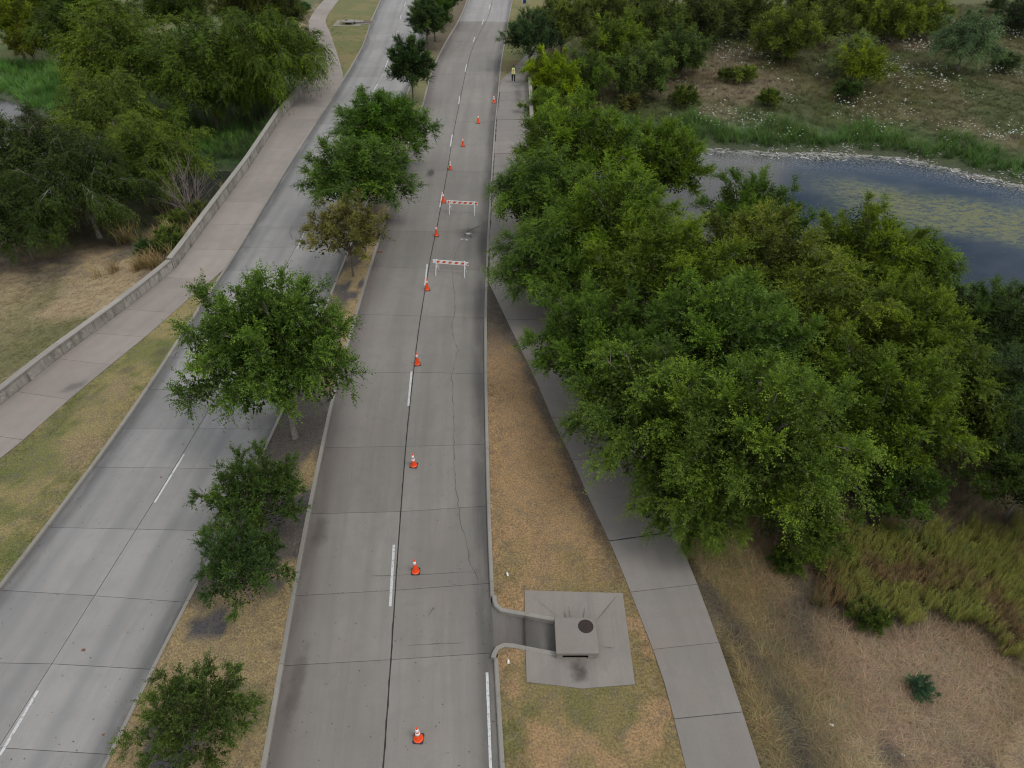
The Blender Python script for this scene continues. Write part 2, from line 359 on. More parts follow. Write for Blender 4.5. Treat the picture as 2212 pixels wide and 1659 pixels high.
XWU = curve([(743,166),(731,123),(723,100),(713,68),(707,58),(703,50),(703,42),(709,30),(724,9),(732,0)], ZW, smooth=1.2)
XGR_pts = [(1643,1659),(1604,1538),(1553,1388),(1506,1260),(1472,1178),(1457,1149),(1390,1022),(1349,948),(1315,887)]
XWR = curve(XGR_pts + [(1145,291),(1140,162),(1163,120),(1195,70),(1235,20),(1255,0)], ZW, smooth=0.5, extra=[(1.78, 41.5), (2.3, 39.2)])
XWG = curve([(1482,1659),(1457,1553),(1440,1487),(1412,1403),(1388,1345),(1360,1272),(1335,1210),(1317,1169),(1274,1080),(1240,999),(1199,918),(1158,820),(1098,698),(1055,608)], ZW, smooth=0.6)
XWH = curve([(1081,173),(1102,155),(1127,129),(1165,85),(1200,40),(1228,0)], ZW, smooth=0.8)
YM_L = at(474,591,ZW)[1]; YM_R = at(1055,605,ZW)[1]; YU_L = at(743,166,ZW)[1]; YU_R = at(1081,173,ZW)[1]
Y0, Y1 = -4.0, 168.0
KW = 0.17   # kerb width

# water: creek under the bridge and the pond to the right
WL = -3.5
def atw(x, y): return at(x, y, WL)
WATER = [atw(2230,404), atw(2100,372), atw(1950,338), atw(1800,330), atw(1650,326), atw(1540,318), (14,75), (4,73), (-12,71), (-24,68.5), (-33,67.8), (-44,72), (-54,84), (-66,93), (-90,97), (-120,97), (-120,84),
         (-80,82), (-60,65), (-48,60), (-36,62), (-24,61), (-10,60), (2,58), (14,54), (24,50), atw(2040,640), atw(2130,655), atw(2230,678), (60,34), (75,22), (95,20), (130,30), (130,50), (95,52)]
CORR = [(float(XWL(y))-0.3, y) for y in np.arange(-30, 168, 3.0)] + [(float(XWR(y))+0.3, y) for y in np.arange(168, -30, -3.0)]
CORR += []
WPOLY = [at(1745,1150,-.5), at(1900,1125,-.5), at(2060,1120,-.5), at(2230,1100,-.5), at(2300,1400,-.5), at(2212,1400,-.5), at(2130,1330,-.5), at(1990,1305,-.5), at(1960,1350,-.5), at(1790,1330,-.5), at(1750,1250,-.5)]
def terrain(X, Y):
    X = np.asarray(X, float); Y = np.asarray(Y, float)
    dW = poly_sd(X, Y, WATER); dC = poly_sd(X, Y, CORR)
    rise = np.where(dW > 0, 2.2*(1-np.exp(-dW/16.0)) + 0.25*sstep(0, 1.2, dW), -0.9*sstep(0, 4, -dW))
    n = WL + rise + (fbm(X, Y, 14, 3)-0.5)*0.7*sstep(0, 4, dW) + (fbm(X, Y, 3, 9)-0.5)*0.22*sstep(0, 1.5, np.abs(dW))
    far = sstep(60, 140, np.abs(X)) * 1.0 + sstep(120, 200, Y)
    n = n + far*0.8
    side = np.where(X > -10, 0.11, 0.16)
    emb = -0.02 - side*np.maximum(dC, 0) - 0.25*sstep(6, 14, dC)*np.maximum(dC-6, 0) + (fbm(X, Y, 2.5, 21)-0.5)*0.18*sstep(0.2, 2.5, dC)
    nearwater = sstep(16, 4, dW)
    emb = emb*(1-nearwater) + nearwater*(-0.35 - 0.75*np.maximum(dC, 0))
    h = np.maximum(n, emb)
    inside = dC < 0
    hin = np.where(dW > 3.5, -0.4, n)
    return np.where(inside, np.minimum(hin, -0.4), h)

# ------------------------------------------------------------------ ground colours by place
def ground_color(X, Y):
    X = np.asarray(X, float); Y = np.asarray(Y, float)
    dW = poly_sd(X, Y, WATER); dC = poly_sd(X, Y, CORR)
    def c3(c): return np.array(c)[None, :]*np.ones((X.size, 1))
    def mixc(a, b, f): return a*(1-f[:, None]) + c3(b)*f[:, None]
    X = X.ravel(); Y = Y.ravel(); dW = dW.ravel(); dC = dC.ravel()
    n1 = fbm(X, Y, 7, 31); n2 = fbm(X, Y, 2.2, 41); n3 = fbm(X, Y, 18, 51); n4 = fbm(X, Y, 0.8, 61)
    right = sstep(-3, 3, X)
    c = c3((0.330, 0.255, 0.150))                                                     # left: straw
    c = mixc(c, (0.120, 0.125, 0.040), sstep(0.48, 0.62, n1)*0.9*(1-right)*sstep(16, 3, dC))   # green near the wall
    c = mixc(c, (0.090, 0.075, 0.062), sstep(0.52, 0.62, n2)*(1-right)*sstep(34, 40, Y+X*0.2)*0.8)
    cr_ = c3((0.370, 0.285, 0.180))                                                   # right near: brown thatch
    cr_ = mixc(cr_, (0.235, 0.180, 0.085), sstep(0.48, 0.62, n1)*.8)
    cr_ = mixc(cr_, (0.230, 0.155, 0.105), sstep(0.55, 0.66, n3)*0.4)
    cr_ = mixc(cr_, (0.065, 0.060, 0.058), sstep(0.57, 0.65, fbm(X*1.6, Y*0.6, 2.6, 77))*0.65)
    cr_ = mixc(cr_, (0.235, 0.185, 0.080), sstep(4.0, 1.0, dC)*0.7)
    strk = np.abs(X - (9.6 - (Y-10)*0.30 + 0.8*(n1-0.5)*4))
    cr_ = mixc(cr_, (0.055, 0.052, 0.052), sstep(0.6, 0.2, strk)*0.7*sstep(20, 17, Y)*sstep(0.35, 0.5, n4+0.1))
    # far right field beyond the water
    fr = sstep(66, 74, Y + np.maximum(X-20, 0)*0.25)*right
    ff = c3((0.110, 0.105, 0.042)); ff = mixc(ff, (0.066, 0.088, 0.022), sstep(0.34, 0.50, n1)); ff = mixc(ff, (0.215, 0.165, 0.105), sstep(0.58, 0.68, n3)*.7); ff = mixc(ff, (0.225, 0.172, 0.115), .75*sstep(36, 30, X)*sstep(10, 20, X)*sstep(84, 88, Y)*sstep(108, 100, Y)*.9)
    ff = mixc(ff, (0.06, 0.075, 0.02), sstep(40, 60, X)*sstep(84, 80, Y)*0.5)
    cr_ = cr_*(1-fr[:, None]) + ff*fr[:, None]
    c = c*(1-right[:, None]) + cr_*right[:, None]
    # left beyond the creek: lush, far part painted paler for sunlight
    lf = sstep(72, 78, Y)*(1-right)*sstep(0.5, 2, dC); lg = c3((0.060, 0.105, 0.022)); lg = mixc(lg, (0.15, 0.15, 0.05), sstep(92, 112, Y)*sstep(0.4, 0.6, n1))
    c = c*(1-lf[:, None]) + lg*lf[:, None]
    # under the tree mass: litter
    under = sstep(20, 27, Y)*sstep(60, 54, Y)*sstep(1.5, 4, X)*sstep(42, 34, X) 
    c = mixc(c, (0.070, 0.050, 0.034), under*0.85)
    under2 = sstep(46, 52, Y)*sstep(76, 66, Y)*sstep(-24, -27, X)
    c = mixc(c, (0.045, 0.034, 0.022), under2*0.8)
    # banks and mud
    c = mixc(c, (0.040, 0.095, 0.018), sstep(9, 2, dW)*sstep(66, 70, Y + np.maximum(X-20,0)*0.3)*0.75)
    c = mixc(c, (0.048, 0.066, 0.030), sstep(2.4, 0.4, dW + (n2-0.5)*2))
    c = mixc(c, (0.055, 0.040, 0.024), sstep(.8, -.3, poly_sd(X, Y, WPOLY))*.8)
    c = mixc(c, (0.032, 0.085, 0.016), sstep(-23, -25, X)*sstep(.3, 1, dW)*sstep(11, 7, dW)*sstep(64, 67, Y))
    # far distance
    c = mixc(c, (0.085, 0.095, 0.028), sstep(105, 140, Y)*0.8)
    return c

# ------------------------------------------------------------------ terrain sheet
def axis(a, b, step, far, n):
    core = np.arange(a, b+1e-6, step); g = step*np.cumsum(1.28**np.arange(1, n+1))
    return np.concatenate([(a-g)[::-1], core, b+g])
ax = axis(-72, 66, 0.62, 0, 27); ay = axis(6, 150, 0.62, 0, 27)
GX, GY = np.meshgrid(ax, ay); ZZ = terrain(GX.ravel(), GY.ravel())
V = np.stack([GX.ravel(), GY.ravel(), ZZ], 1); nx, ny = len(ax), len(ay)
I = np.arange(nx*ny).reshape(ny, nx); F = np.stack([I[:-1,:-1].ravel(), I[:-1,1:].ravel(), I[1:,1:].ravel(), I[1:,:-1].ravel()], 1)
me = np_mesh('ground', V, F, M['ground'], smooth=True)
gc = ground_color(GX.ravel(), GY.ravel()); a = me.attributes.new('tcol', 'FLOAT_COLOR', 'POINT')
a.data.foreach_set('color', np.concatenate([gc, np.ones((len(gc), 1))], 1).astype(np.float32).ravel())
tag(link(bpy.data.objects.new('ground', me)), 'dry brown and green grassland sloping down to the creek and pond', kind='structure')
from mathutils.bvhtree import BVHTree
def h_at(x, y): return float(terrain(np.array([x]), np.array([y]))[0])

# ------------------------------------------------------------------ water
def water_mat():
    t = NT('pond_water'); P = t.pos()
    t.b.inputs['IOR'].default_value = 1.42
    n1 = t.noise(t.scale(P, (0.6, 1.4, 1), (3, 1, 0)), 0.11, 5, 0.6, 0.4); n2 = t.noise(t.scale(P, (1, 1.7, 1)), 1.6, 6, 0.75); n3 = t.noise(t.scale(P, (1, 1.6, 1)), 5.5, 5, 0.75)
    sx = t.n('ShaderNodeSeparateXYZ'); t.set(sx.inputs[0], P); X, Y, _ = sx.outputs
    # yellow-green algae raft: a long diagonal patch across the pond
    d = t.math('ABSOLUTE', t.math('SUBTRACT', Y, t.math('MULTIPLY_ADD', t.math('SUBTRACT', X, 34.0), -0.42, 60.5)))
    d = t.math('ADD', d, t.math('MULTIPLY', t.math('SUBTRACT', t.noise(P, 0.28, 4), 0.5), 5.0))
    raft = t.math('MULTIPLY', t.ramp(d, 1.5, 7.0, 1, 0), t.ramp(X, 26, 34))
    alg = t.math('MULTIPLY', raft, t.ramp(n2, 0.34, 0.62, 0.10, 0.85))
    # pale scum towards the far shore, streaky
    shore = t.attr('shore').outputs['Fac']
    sc_ = t.math('MULTIPLY', t.ramp(shore, 0.4, 7.0, 1, 0), t.ramp(n3, 0.48, 0.60))
    sc2 = t.math('MULTIPLY', t.ramp(shore, 0.0, 2.2, 1, 0), t.ramp(n2, 0.46, 0.54))
    film = t.math('MULTIPLY', t.ramp(n1, 0.36, 0.56), t.ramp(n3, 0.30, 0.62, 0.35, 0.6))
    film = t.math('MULTIPLY', film, 0.35)
    base = t.mix(film, (0.012, 0.015, 0.016), (0.13, 0.13, 0.122))
    base = t.mix(alg, base, (0.155, 0.165, 0.055))
    base = t.mix(t.math('MULTIPLY', sc_, 0.6), base, (0.34, 0.35, 0.34)); base = t.mix(t.math('MULTIPLY', sc2, 0.85), base, (0.36, 0.36, 0.32))
    t.set(t.b.inputs['Base Color'], base)
    cov = t.math('MAXIMUM', t.math('MAXIMUM', alg, sc_), t.math('MAXIMUM', sc2, film))
    t.set(t.b.inputs['Roughness'], t.ramp(cov, 0.0, 1.0, 0.03, 0.6))
    t.bump(t.noise(P, 3.0, 3), 0.03, 0.02)
    return t.m
M['water'] = water_mat()
wx = np.concatenate([np.arange(-125, -70, 3.0), np.arange(-70, 62, 0.8), np.arange(62, 135, 3.0)]); wy = np.arange(16, 116, 0.8)
WX, WY = np.meshgrid(wx, wy); sd_ = poly_sd(WX.ravel(), WY.ravel(), WATER).reshape(WX.shape)
I = np.arange(WX.size).reshape(WX.shape); keep = (sd_[:-1,:-1] < 2.2)
F = np.stack([I[:-1,:-1][keep], I[:-1,1:][keep], I[1:,1:][keep], I[1:,:-1][keep]], 1)
used = np.unique(F); remap = -np.ones(WX.size, int); remap[used] = np.arange(len(used))
V = np.stack([WX.ravel(), WY.ravel(), np.full(WX.size, WL)], 1)[used]
me = np_mesh('water', V, remap[F], M['water']); a = me.attributes.new('shore', 'FLOAT', 'POINT')
# distance from the far shore only
fshore = [p for p in WATER[:9]]
def line_d(px, py, P):
    d = np.full(px.shape, 1e9)
    for (ax_, ay_), (bx, by) in zip(P[:-1], P[1:]):
        ex, ey = bx-ax_, by-ay_; t_ = np.clip(((px-ax_)*ex+(py-ay_)*ey)/(ex*ex+ey*ey), 0, 1); d = np.minimum(d, np.hypot(px-ax_-t_*ex, py-ay_-t_*ey))
    return d
a.data.foreach_set('value', line_d(V[:,0], V[:,1], fshore).astype(np.float32))
tag(link(bpy.data.objects.new('water', me)), 'still dark creek and pond with algae and pale scum', kind='structure')

# ------------------------------------------------------------------ slab roads
def slab(parent, mat, fL, fR, ya, yb, u0, u1, zt=0.0, th=0.16, gl=0.012, gr=0.012, ge=0.010, kerb=None, name='slab', cut=None):
    """one concrete panel between edge curves fL and fR; ya, yb = (Y at left, Y at right) of its two cross joints"""
    k = max(2, int((yb[0]-ya[0])/1.2)+1); V = []; ST = []
    dz = [random.uniform(-0.004, 0.004) for _ in range(4)]
    for i in range(k):
        t = i/(k-1)
        yl = ya[0] + (yb[0]-ya[0])*t; yr = ya[1] + (yb[1]-ya[1])*t
        if i == 0: yl += ge; yr += ge
        if i == k-1: yl -= ge; yr -= ge
        xl = float(fL(yl)) + gl; xr = float(fR(yr)) - gr
        for s, (x, y) in enumerate(((xl, yl), (xr, yr))):
            z = zt + (dz[s]*(1-t) + dz[2+s]*t)
            V.append((x, y, z)); ST.append((u0 if s == 0 else u1, y, (kerb[0] if s == 0 else kerb[1]) if kerb else 9.0))
    n = len(V); V2 = [(x, y, z-th) for x, y, z in V]; F = []
    for i in range(k-1): F.append((2*i, 2*i+1, 2*i+3, 2*i+2))
    ring = [2*i for i in range(k)][::-1] + [2*i+1 for i in range(k)]
    for a_, b_ in zip(ring, ring[1:]+ring[:1]): F.append((b_, a_, a_+n, b_+n))
    return mesh_obj(name, V+V2, F, mat, parent, uv=ST+ST)
def ypx(*ys, x=900, z=0): return [at(x, y, z)[1] for y in ys]
def spread(Ys, y_end, step):
    out = list(Ys)
    while out[-1] < y_end: out.append(out[-1] + step)
    return out
def pre(Ys, y_start, step):
    out = list(Ys)
    while out[0] > y_start: out.insert(0, out[0]-step)
    return out
def bed(name, fL, fR, y0, y1, z, mat, parent=None, step=2.0):
    ys = np.arange(y0, y1+step, step); V = []; F = []
    for i, y in enumerate(ys): V += [(float(fL(y)), y, z), (float(fR(y)), y, z)]
    for i in range(len(ys)-1): F.append((2*i, 2*i+1, 2*i+3, 2*i+2))
    return mesh_obj(name, V, F, mat, parent)
# right carriageway
road_r = tag(empty('road'), 'right carriageway of grey concrete panels closed off by cones', kind='structure')
JR = [(1438,1425,1410),(1287,1275,1260),(1110,1105,1093),(967,964,960),(806,804,808),(679,682,686),(576,580,584),(498,500,503),(436,436,437),(369,369,370),(312,313,314),(262,262,262),(223,222,222),(191,190,190),(161,161,161),(136,136,136),(112,112,112),(90,90,90),(68,68,68),(46,46,48),(27,27,29)]
JW = [tuple(at(900, y)[1] for y in j) for j in JR]
for d in (2.9, 3.0, 3.0): JW.insert(0, tuple(v-d-3 for v in JW[0]))
while JW[-1][0] < Y1: JW.append(tuple(v+5.6 for v in JW[-1]))
gutw = 0.55
XG = lambda y: XRR(y) - gutw
YFAR = at(1000, 46)[1]-0.1
for a_, b_ in zip(JW[:-1], JW[1:]):
    mr = M['road_right'] if a_[0] < YFAR-1 else M['road_far']
    slab(road_r, mr, XRL, XRC, (a_[0], a_[1]), (b_[0], b_[1]), 0, 3.9, gr=0.024, gl=-0.03, kerb=(0.0, 3.9))
    slab(road_r, mr, XRC, XRR, (a_[1], a_[2]), (b_[1], b_[2]), 3.9, 7.9, gl=0.024, gr=-0.03, kerb=(3.9, 0.0))
tag(bed('road_bed', lambda y: XRL(y)-0.05, lambda y: XRR(y)+0.05, Y0-8, Y1+6, -0.045, M['bed']), 'dark joint bed under the right carriageway', kind='structure')
# left carriageway
road_l = tag(empty('road'), 'left carriageway of pale blue-grey concrete panels', kind='structure')
JL = [(1430,1434,1446),(1275,1287,1301),(1139,1143,1147),(1009,1011,1014),(925,925,927),(841,842,843),(773,773,774),(704,705,706),(644,644,645),(585,585,586),(535,535,536),(490,490,490),(445,445,445),(400,400,400),(362,362,362),(328,328,328),(296,296,296),(267,267,267),(240,240,240),(214,214,214),(190,190,190),(166,166,166),(145,145,145),(124,124,124),(106,106,106),(88,88,88),(72,72,72),(56,56,56),(40,40,40),(25,25,25)]
JW2 = [tuple(at(300, y)[1] for y in j) for j in JL]
for d in range(3): JW2.insert(0, tuple(v-3.0 for v in JW2[0]))
while JW2[-1][0] < Y1: JW2.append(tuple(v+5.6 for v in JW2[-1]))
for a_, b_ in zip(JW2[:-1], JW2[1:]):
    slab(road_l, M['road_left'], XLL, XLC, (a_[0], a_[1]), (b_[0], b_[1]), 0, 3.9, gl=-0.03, gr=0.014, kerb=(0.0, 3.9))
    slab(road_l, M['road_left'], XLC, XLR, (a_[1], a_[2]), (b_[1], b_[2]), 3.9, 7.9, gl=0.014, gr=-0.03, kerb=(3.9, 0.0))
tag(bed('road_bed', lambda y: XLL(y)-0.05, lambda y: XLR(y)+0.05, Y0-8, Y1+6, -0.045, M['bed']), 'dark joint bed under the left carriageway', kind='structure')

# ribbons on the road: sealed joint, cracks, dashes
def ribbon(name, pts, w, mat, parent, z=0.006, jit=0.0, taper=True):
    V = []; F = []; P = [Vector((*p, 0)) for p in pts]
    for i, p in enumerate(P):
        d = (P[min(i+1, len(P)-1)] - P[max(i-1, 0)]).normalized(); n = Vector((-d.y, d.x, 0))
        ww = w*(1 + random.uniform(-jit, jit))/2
        if taper and i in (0, len(P)-1): ww *= 0.3
        V += [(p.x+n.x*ww, p.y+n.y*ww, z), (p.x-n.x*ww, p.y-n.y*ww, z)]
    for i in range(len(P)-1): F.append((2*i, 2*i+1, 2*i+3, 2*i+2))
    return mesh_obj(name, V, F, mat, parent)
def wiggle(pts, step, amp):
    out = []
    for a_, b_ in zip(pts[:-1], pts[1:]):
        a2 = Vector(a_); b2 = Vector(b_); n = max(1, int((b2-a2).length/step)); d = (b2-a2).normalized(); q = Vector((-d.y, d.x))
        for i in range(n):
            out.append(tuple(a2 + (b2-a2)*i/n + q*random.uniform(-amp, amp)))
    out.append(pts[-1]); return out
ys = np.arange(Y0, 110, 0.28)
ribbon('joint_sealant', [(float(XRC(y))+random.uniform(-.012, .012), y) for y in ys], 0.042, M['tar'], road_r, z=0.0075, jit=0.6)
CR = [[(1033,1255),(1024,1235),(1015,1210),(1007,1170),(993,1120),(990,1080),(983,1040),(981,1000),(979,960),(981,900),(978,850),(975,808),(986,770),(990,757),(980,728),(976,705),(982,670),(983,640),(978,605),(977,575),(985,545),(996,522),(1001,510),(1010,500),(1025,492),(1040,486),(1054,479)],
      [(1003,505),(1020,515),(1012,498)], [(925,1330),(938,1312),(940,1318)]]
for i, c_ in enumerate(CR):
    ribbon('crack', wiggle([at(*p) for p in c_], 0.22, 0.05), 0.024 if i == 0 else 0.035, M['crack'], road_r, z=0.008, jit=0.7)
ribbon('crack', wiggle([at(*p) for p in [(1003,512),(1009,502),(1022,494),(1036,488)]], 0.15, 0.04), 0.09, M['crack'], road_r, z=0.0105, jit=0.7)
for c_ in ([(631,488),(627,500),(628,512),(634,520)],[(570,520),(585,522)]):
    ribbon('crack', wiggle([at(*p) for p in c_], 0.25, 0.05), 0.03, M['crack'], road_l, z=0.008, jit=0.7)
for (a_, b_) in (((880,1395),(1000,1388)), ((800,1245),(1040,1235))):
    ribbon('crack', wiggle([at(*a_), at(*b_)], 0.3, 0.02), 0.02, M['crack'], road_r, z=0.008, jit=0.8)
def dash(parent, x0, y0, x1, y1, w=0.11, name='lane_dash'):
    a_ = Vector(at(x0, y0)); b_ = Vector(at(x1, y1)); n = 10
    pts = [tuple(a_ + (b_-a_)*i/n) for i in range(n+1)]
    return ribbon(name, pts, w, M['paint'], parent, z=0.0115, jit=0.05, taper=False)
for q in ((843,1310,851,1177),(882,877,889,803),(918,617,923,571),(950,448,956,415),(973,317,977,291),(991,225,993,208),(1005,155,1008,139),(1022,91,1026,80),(1041,53,1045,42),(1056,19,1059,9)): dash(road_r, *q)
dash(road_r, 1060,1665,1052,1453, 0.10, 'edge_line')
dash(road_r, 1060,1900,1060,1665, 0.10, 'edge_line')
for q in ((334,1086,398,981),(642,537,662,492),(0,1632,82,1492),(804,200,816,181),(831,148,842,120),(856,75,860,67),(848,110,851,101),(864,42,867,32),(873,14,876,5)): dash(road_l, *q)
def stain(name, x, y, rx, ry, mat, z=0.0135, parent=None, rz=0, zz=0):
    cx, cy = at(x, y, zz); n = 20
    V = [(cx, cy, zz+z)]; ST = [(0, 0, 0)]
    for i in range(n):
        t = 2*math.pi*i/n; u, v = math.cos(t), math.sin(t); V.append((cx+rx*u*math.cos(rz)-ry*v*math.sin(rz), cy+rx*u*math.sin(rz)+ry*v*math.cos(rz), zz+z)); ST.append((u, v, 0))
    return mesh_obj(name, V, [(0, i+1, (i+1) % n + 1) for i in range(n)], mat, parent, uv=ST)
stain('oil_stain', 930, 374, 0.75, 1.9, M['oil'], parent=road_r)
for x, y, r_ in ((348,1031,.12),(181,1404,.16),(224,1587,.12),(396,960,.1)): stain('rust_stain', x, y, r_, r_*0.8, M['rust_stain'], parent=road_l)
for x, y, rx, ry in ((1012,505,.5,.35),(1008,518,.3,.35),(998,517,.3,.25)): stain('pale_scrape', x, y, rx, ry, M['pale_stain'], parent=road_r)
stain('dirt_shade_patch', 1010, 503, 1.5, 1.6, M['dirt_shade_patch'], parent=road_r, z=0.0125)
stain('dirt_shade_patch', 820, 545, .5, .3, M['rust_stain'], parent=road_r)
stain('dirt_shade_patch', 690, 1150, .7, 2.2, M['dirt_shade_patch'], parent=road_r)
stain('dirt_shade_patch', 640, 1480, .6, 3.0, M['dirt_shade_patch'], parent=road_r)
stain('dirt_shade_patch', 385, 1340, .5, 2.6, M['dirt_shade_patch'], parent=road_l)
stain('dirt_shade_patch', 560, 905, 1.5, 2.0, M['dirt_shade_patch'], parent=road_l)  # soft shadow of the large median tree, painted on the road
stain('dirt_shade_patch', 255, 1590, .45, 2.0, M['dirt_shade_patch'], parent=road_l)

# ------------------------------------------------------------------ kerbs (pieces between joints)
def kerb_piece(parent, f, side, y0, y1, h=0.14, w=KW):
    k = max(2, int((y1-y0)/1.0)+1); prof = [(0.0, -0.05), (0.012, h-0.03), (0.045, h), (w, h+0.003), (w+0.004, -0.15)]
    V = []; ST = []
    for i in range(k):
        y = y0+0.008 + (y1-y0-0.016)*i/(k-1); x = float(f(y)); dx = (float(f(y+0.3))-float(f(y-0.3)))/0.6; n = Vector((1, -dx)).normalized()*side
        for o_, z in prof: V.append((x+n.x*o_, y+n.y*o_, z)); ST.append((o_, y, 9))
    m = len(prof); F = []
    for i in range(k-1):
        for j in range(m-1):
            q = (i*m+j, i*m+j+1, (i+1)*m+j+1, (i+1)*m+j); F.append(q if side < 0 else q[::-1])
    F.append(tuple(range(m)) if side > 0 else tuple(range(m))[::-1]); F.append(tuple((k-1)*m+j for j in range(m))[::-1] if side > 0 else tuple((k-1)*m+j for j in range(m)))
    return mesh_obj('kerb_piece', V, F, M['kerb'], parent, uv=ST)
def kerb_run(label, f, side, joints, skip=None):
    K = tag(empty('kerb'), label, kind='structure')
    for a_, b_ in zip(joints[:-1], joints[1:]):
        if skip:
            s0, s1 = skip
            if a_ >= s0 and b_ <= s1: continue
            if a_ < s0 < b_: 
                kerb_piece(K, f, side, a_, s0)
                if b_ > s1: kerb_piece(K, f, side, s1, b_)
                continue
            if a_ < s1 < b_: kerb_piece(K, f, side, s1, b_); continue
        kerb_piece(K, f, side, a_, b_)
    return K
ym = 15.262; IN_S, IN_N = ym-1.31, ym+1.32
IU_C = (at(797,56,0)[1] + at(801,46,0)[1])/2; IU_S, IU_N = IU_C-1.31, IU_C+1.32
kerb_run('kerb along the median side of the right carriageway', XRL, -1, [j[0] for j in JW])
KR = kerb_run('kerb along the walkway side of the right carriageway', XRR, 1, [j[2] for j in JW], (IN_S, IN_N))
kerb_run('kerb along the walkway side of the left carriageway', XLL, -1, [j[0] for j in JW2], (IU_S, IU_N))
kerb_run('kerb along the median side of the left carriageway', XLR, 1, [j[2] for j in JW2])

# ------------------------------------------------------------------ raised grass strips
def lawn_color(X, Y, kind):
    n1 = fbm(X, Y, 3.0, 5); n2 = fbm(X, Y, 1.1, 15); n3 = fbm(X, Y, 7, 25)
    def mixc(a, b, f): return a*(1-f[:, None]) + np.array(b)[None, :]*f[:, None]
    if kind == 'right':
        c = np.ones((len(X), 1))*np.array([[0.305, 0.200, 0.100]])
        c = mixc(c, (0.115, 0.120, 0.036), sstep(0.42, 0.56, n1)*sstep(20, 13.5, Y)*0.85)
        c = mixc(c, (0.19, 0.155, 0.062), sstep(0.42, 0.56, n2)*sstep(24, 14, Y)*0.8)
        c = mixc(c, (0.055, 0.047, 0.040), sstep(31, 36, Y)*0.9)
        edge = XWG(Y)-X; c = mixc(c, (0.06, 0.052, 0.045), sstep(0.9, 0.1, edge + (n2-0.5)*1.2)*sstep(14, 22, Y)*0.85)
    elif kind == 'left':
        c = np.ones((len(X), 1))*np.array([[0.235, 0.195, 0.080]])
        c = mixc(c, (0.130, 0.140, 0.038), sstep(0.42, 0.58, n1)*0.85)
        c = mixc(c, (0.085, 0.110, 0.024), sstep(0.58, 0.66, n2)*0.7)
        c = mixc(c, (0.245, 0.185, 0.105), sstep(0.58, 0.68, n3)*0.8)
    elif kind == 'median':
        c = np.ones((len(X), 1))*np.array([[0.275, 0.208, 0.105]])
        c = mixc(c, (0.068, 0.063, 0.066), sstep(0.56, 0.61, fbm(X, Y, 1.9, 45)))
        c = mixc(c, (0.085, 0.105, 0.030), sstep(0.60, 0.68, n1)*0.6)
        c = mixc(c, (0.062, 0.056, 0.056), sstep(15.8, 17.0, Y + (n1-0.5)*1.5)*sstep(54, 50, Y)*sstep(0.36, 0.50, fbm(X, Y, 2.6, 46)+0.35*sstep(1.6, 0.6, np.abs(Y-19.5))+0.3*sstep(4, 1, np.abs(Y-27)) - 0.28*sstep(1.1, 0.2, XRL(Y)-KW-X))*0.9)
        c = mixc(c, (0.12, 0.135, 0.045), sstep(60, 66, Y)*0.75)
        c = mixc(c, (0.10, 0.065, 0.05), sstep(94, 100, Y)*0.7)
    else:
        c = np.ones((len(X), 1))*np.array([[0.170, 0.155, 0.055]])
        c = mixc(c, (0.115, 0.135, 0.036), sstep(0.42, 0.60, n1)*0.8); c = mixc(c, (0.21, 0.15, 0.07), sstep(0.56, 0.68, n3)*0.7)
    return c
LAWNS = []
def lawn(name, label, fL, fR, y0, y1, kind, z=0.115, step=0.4, hole=None, hole2=None):
    ys = np.arange(y0, y1+step*0.5, step); V = []; rows = []
    nc = max(3, int(np.max([float(fR(y)-fL(y)) for y in ys])/step)+2)
    T = np.linspace(0, 1, nc)
    XL = np.array([float(fL(y)) for y in ys]); XR_ = np.array([float(fR(y)) for y in ys]); XR_ = np.maximum(XR_, XL+0.001)
    X = XL[:, None] + (XR_-XL)[:, None]*T[None, :]; Y = np.repeat(ys[:, None], nc, 1)
    Z = z + (fbm(X, Y, 1.2, 88)-0.5)*0.05 + 0.04*np.sin(np.pi*T)[None, :]
    I = np.arange(X.size).reshape(X.shape); F = np.stack([I[:-1,:-1].ravel(), I[:-1,1:].ravel(), I[1:,1:].ravel(), I[1:,:-1].ravel()], 1)
    cx = X.ravel()[F].mean(1); cy = Y.ravel()[F].mean(1)
    if hole is not None: F = F[poly_sd(cx, cy, hole) > 0.0]
    if hole2 is not None:
        yc = 15.262; x0 = float(XRR(yc)); cx = X.ravel()[F].mean(1); cy = Y.ravel()[F].mean(1)
        F = F[~((cx > x0+hole2[0]) & (cx < x0+hole2[1]) & (cy > yc+hole2[2]) & (cy < yc+hole2[3]))]
    me = np_mesh(name, np.stack([X.ravel(), Y.ravel(), Z.ravel()], 1), F, M['ground'], smooth=True)
    c = lawn_color(X.ravel(), Y.ravel(), kind); a = me.attributes.new('tcol', 'FLOAT_COLOR', 'POINT')
    a.data.foreach_set('color', np.concatenate([c, np.ones((len(c), 1))], 1).astype(np.float32).ravel())
    LAWNS.append((fL, fR, y0, y1, kind, z, hole))
    return tag(link(bpy.data.objects.new(name, me)), label, kind='structure')
lawn('median', 'narrow median of dry grass and bare dark soil between the carriageways', lambda y: XLR(y)+KW, lambda y: XRL(y)-KW, Y0-4, Y1, 'median', step=0.45)
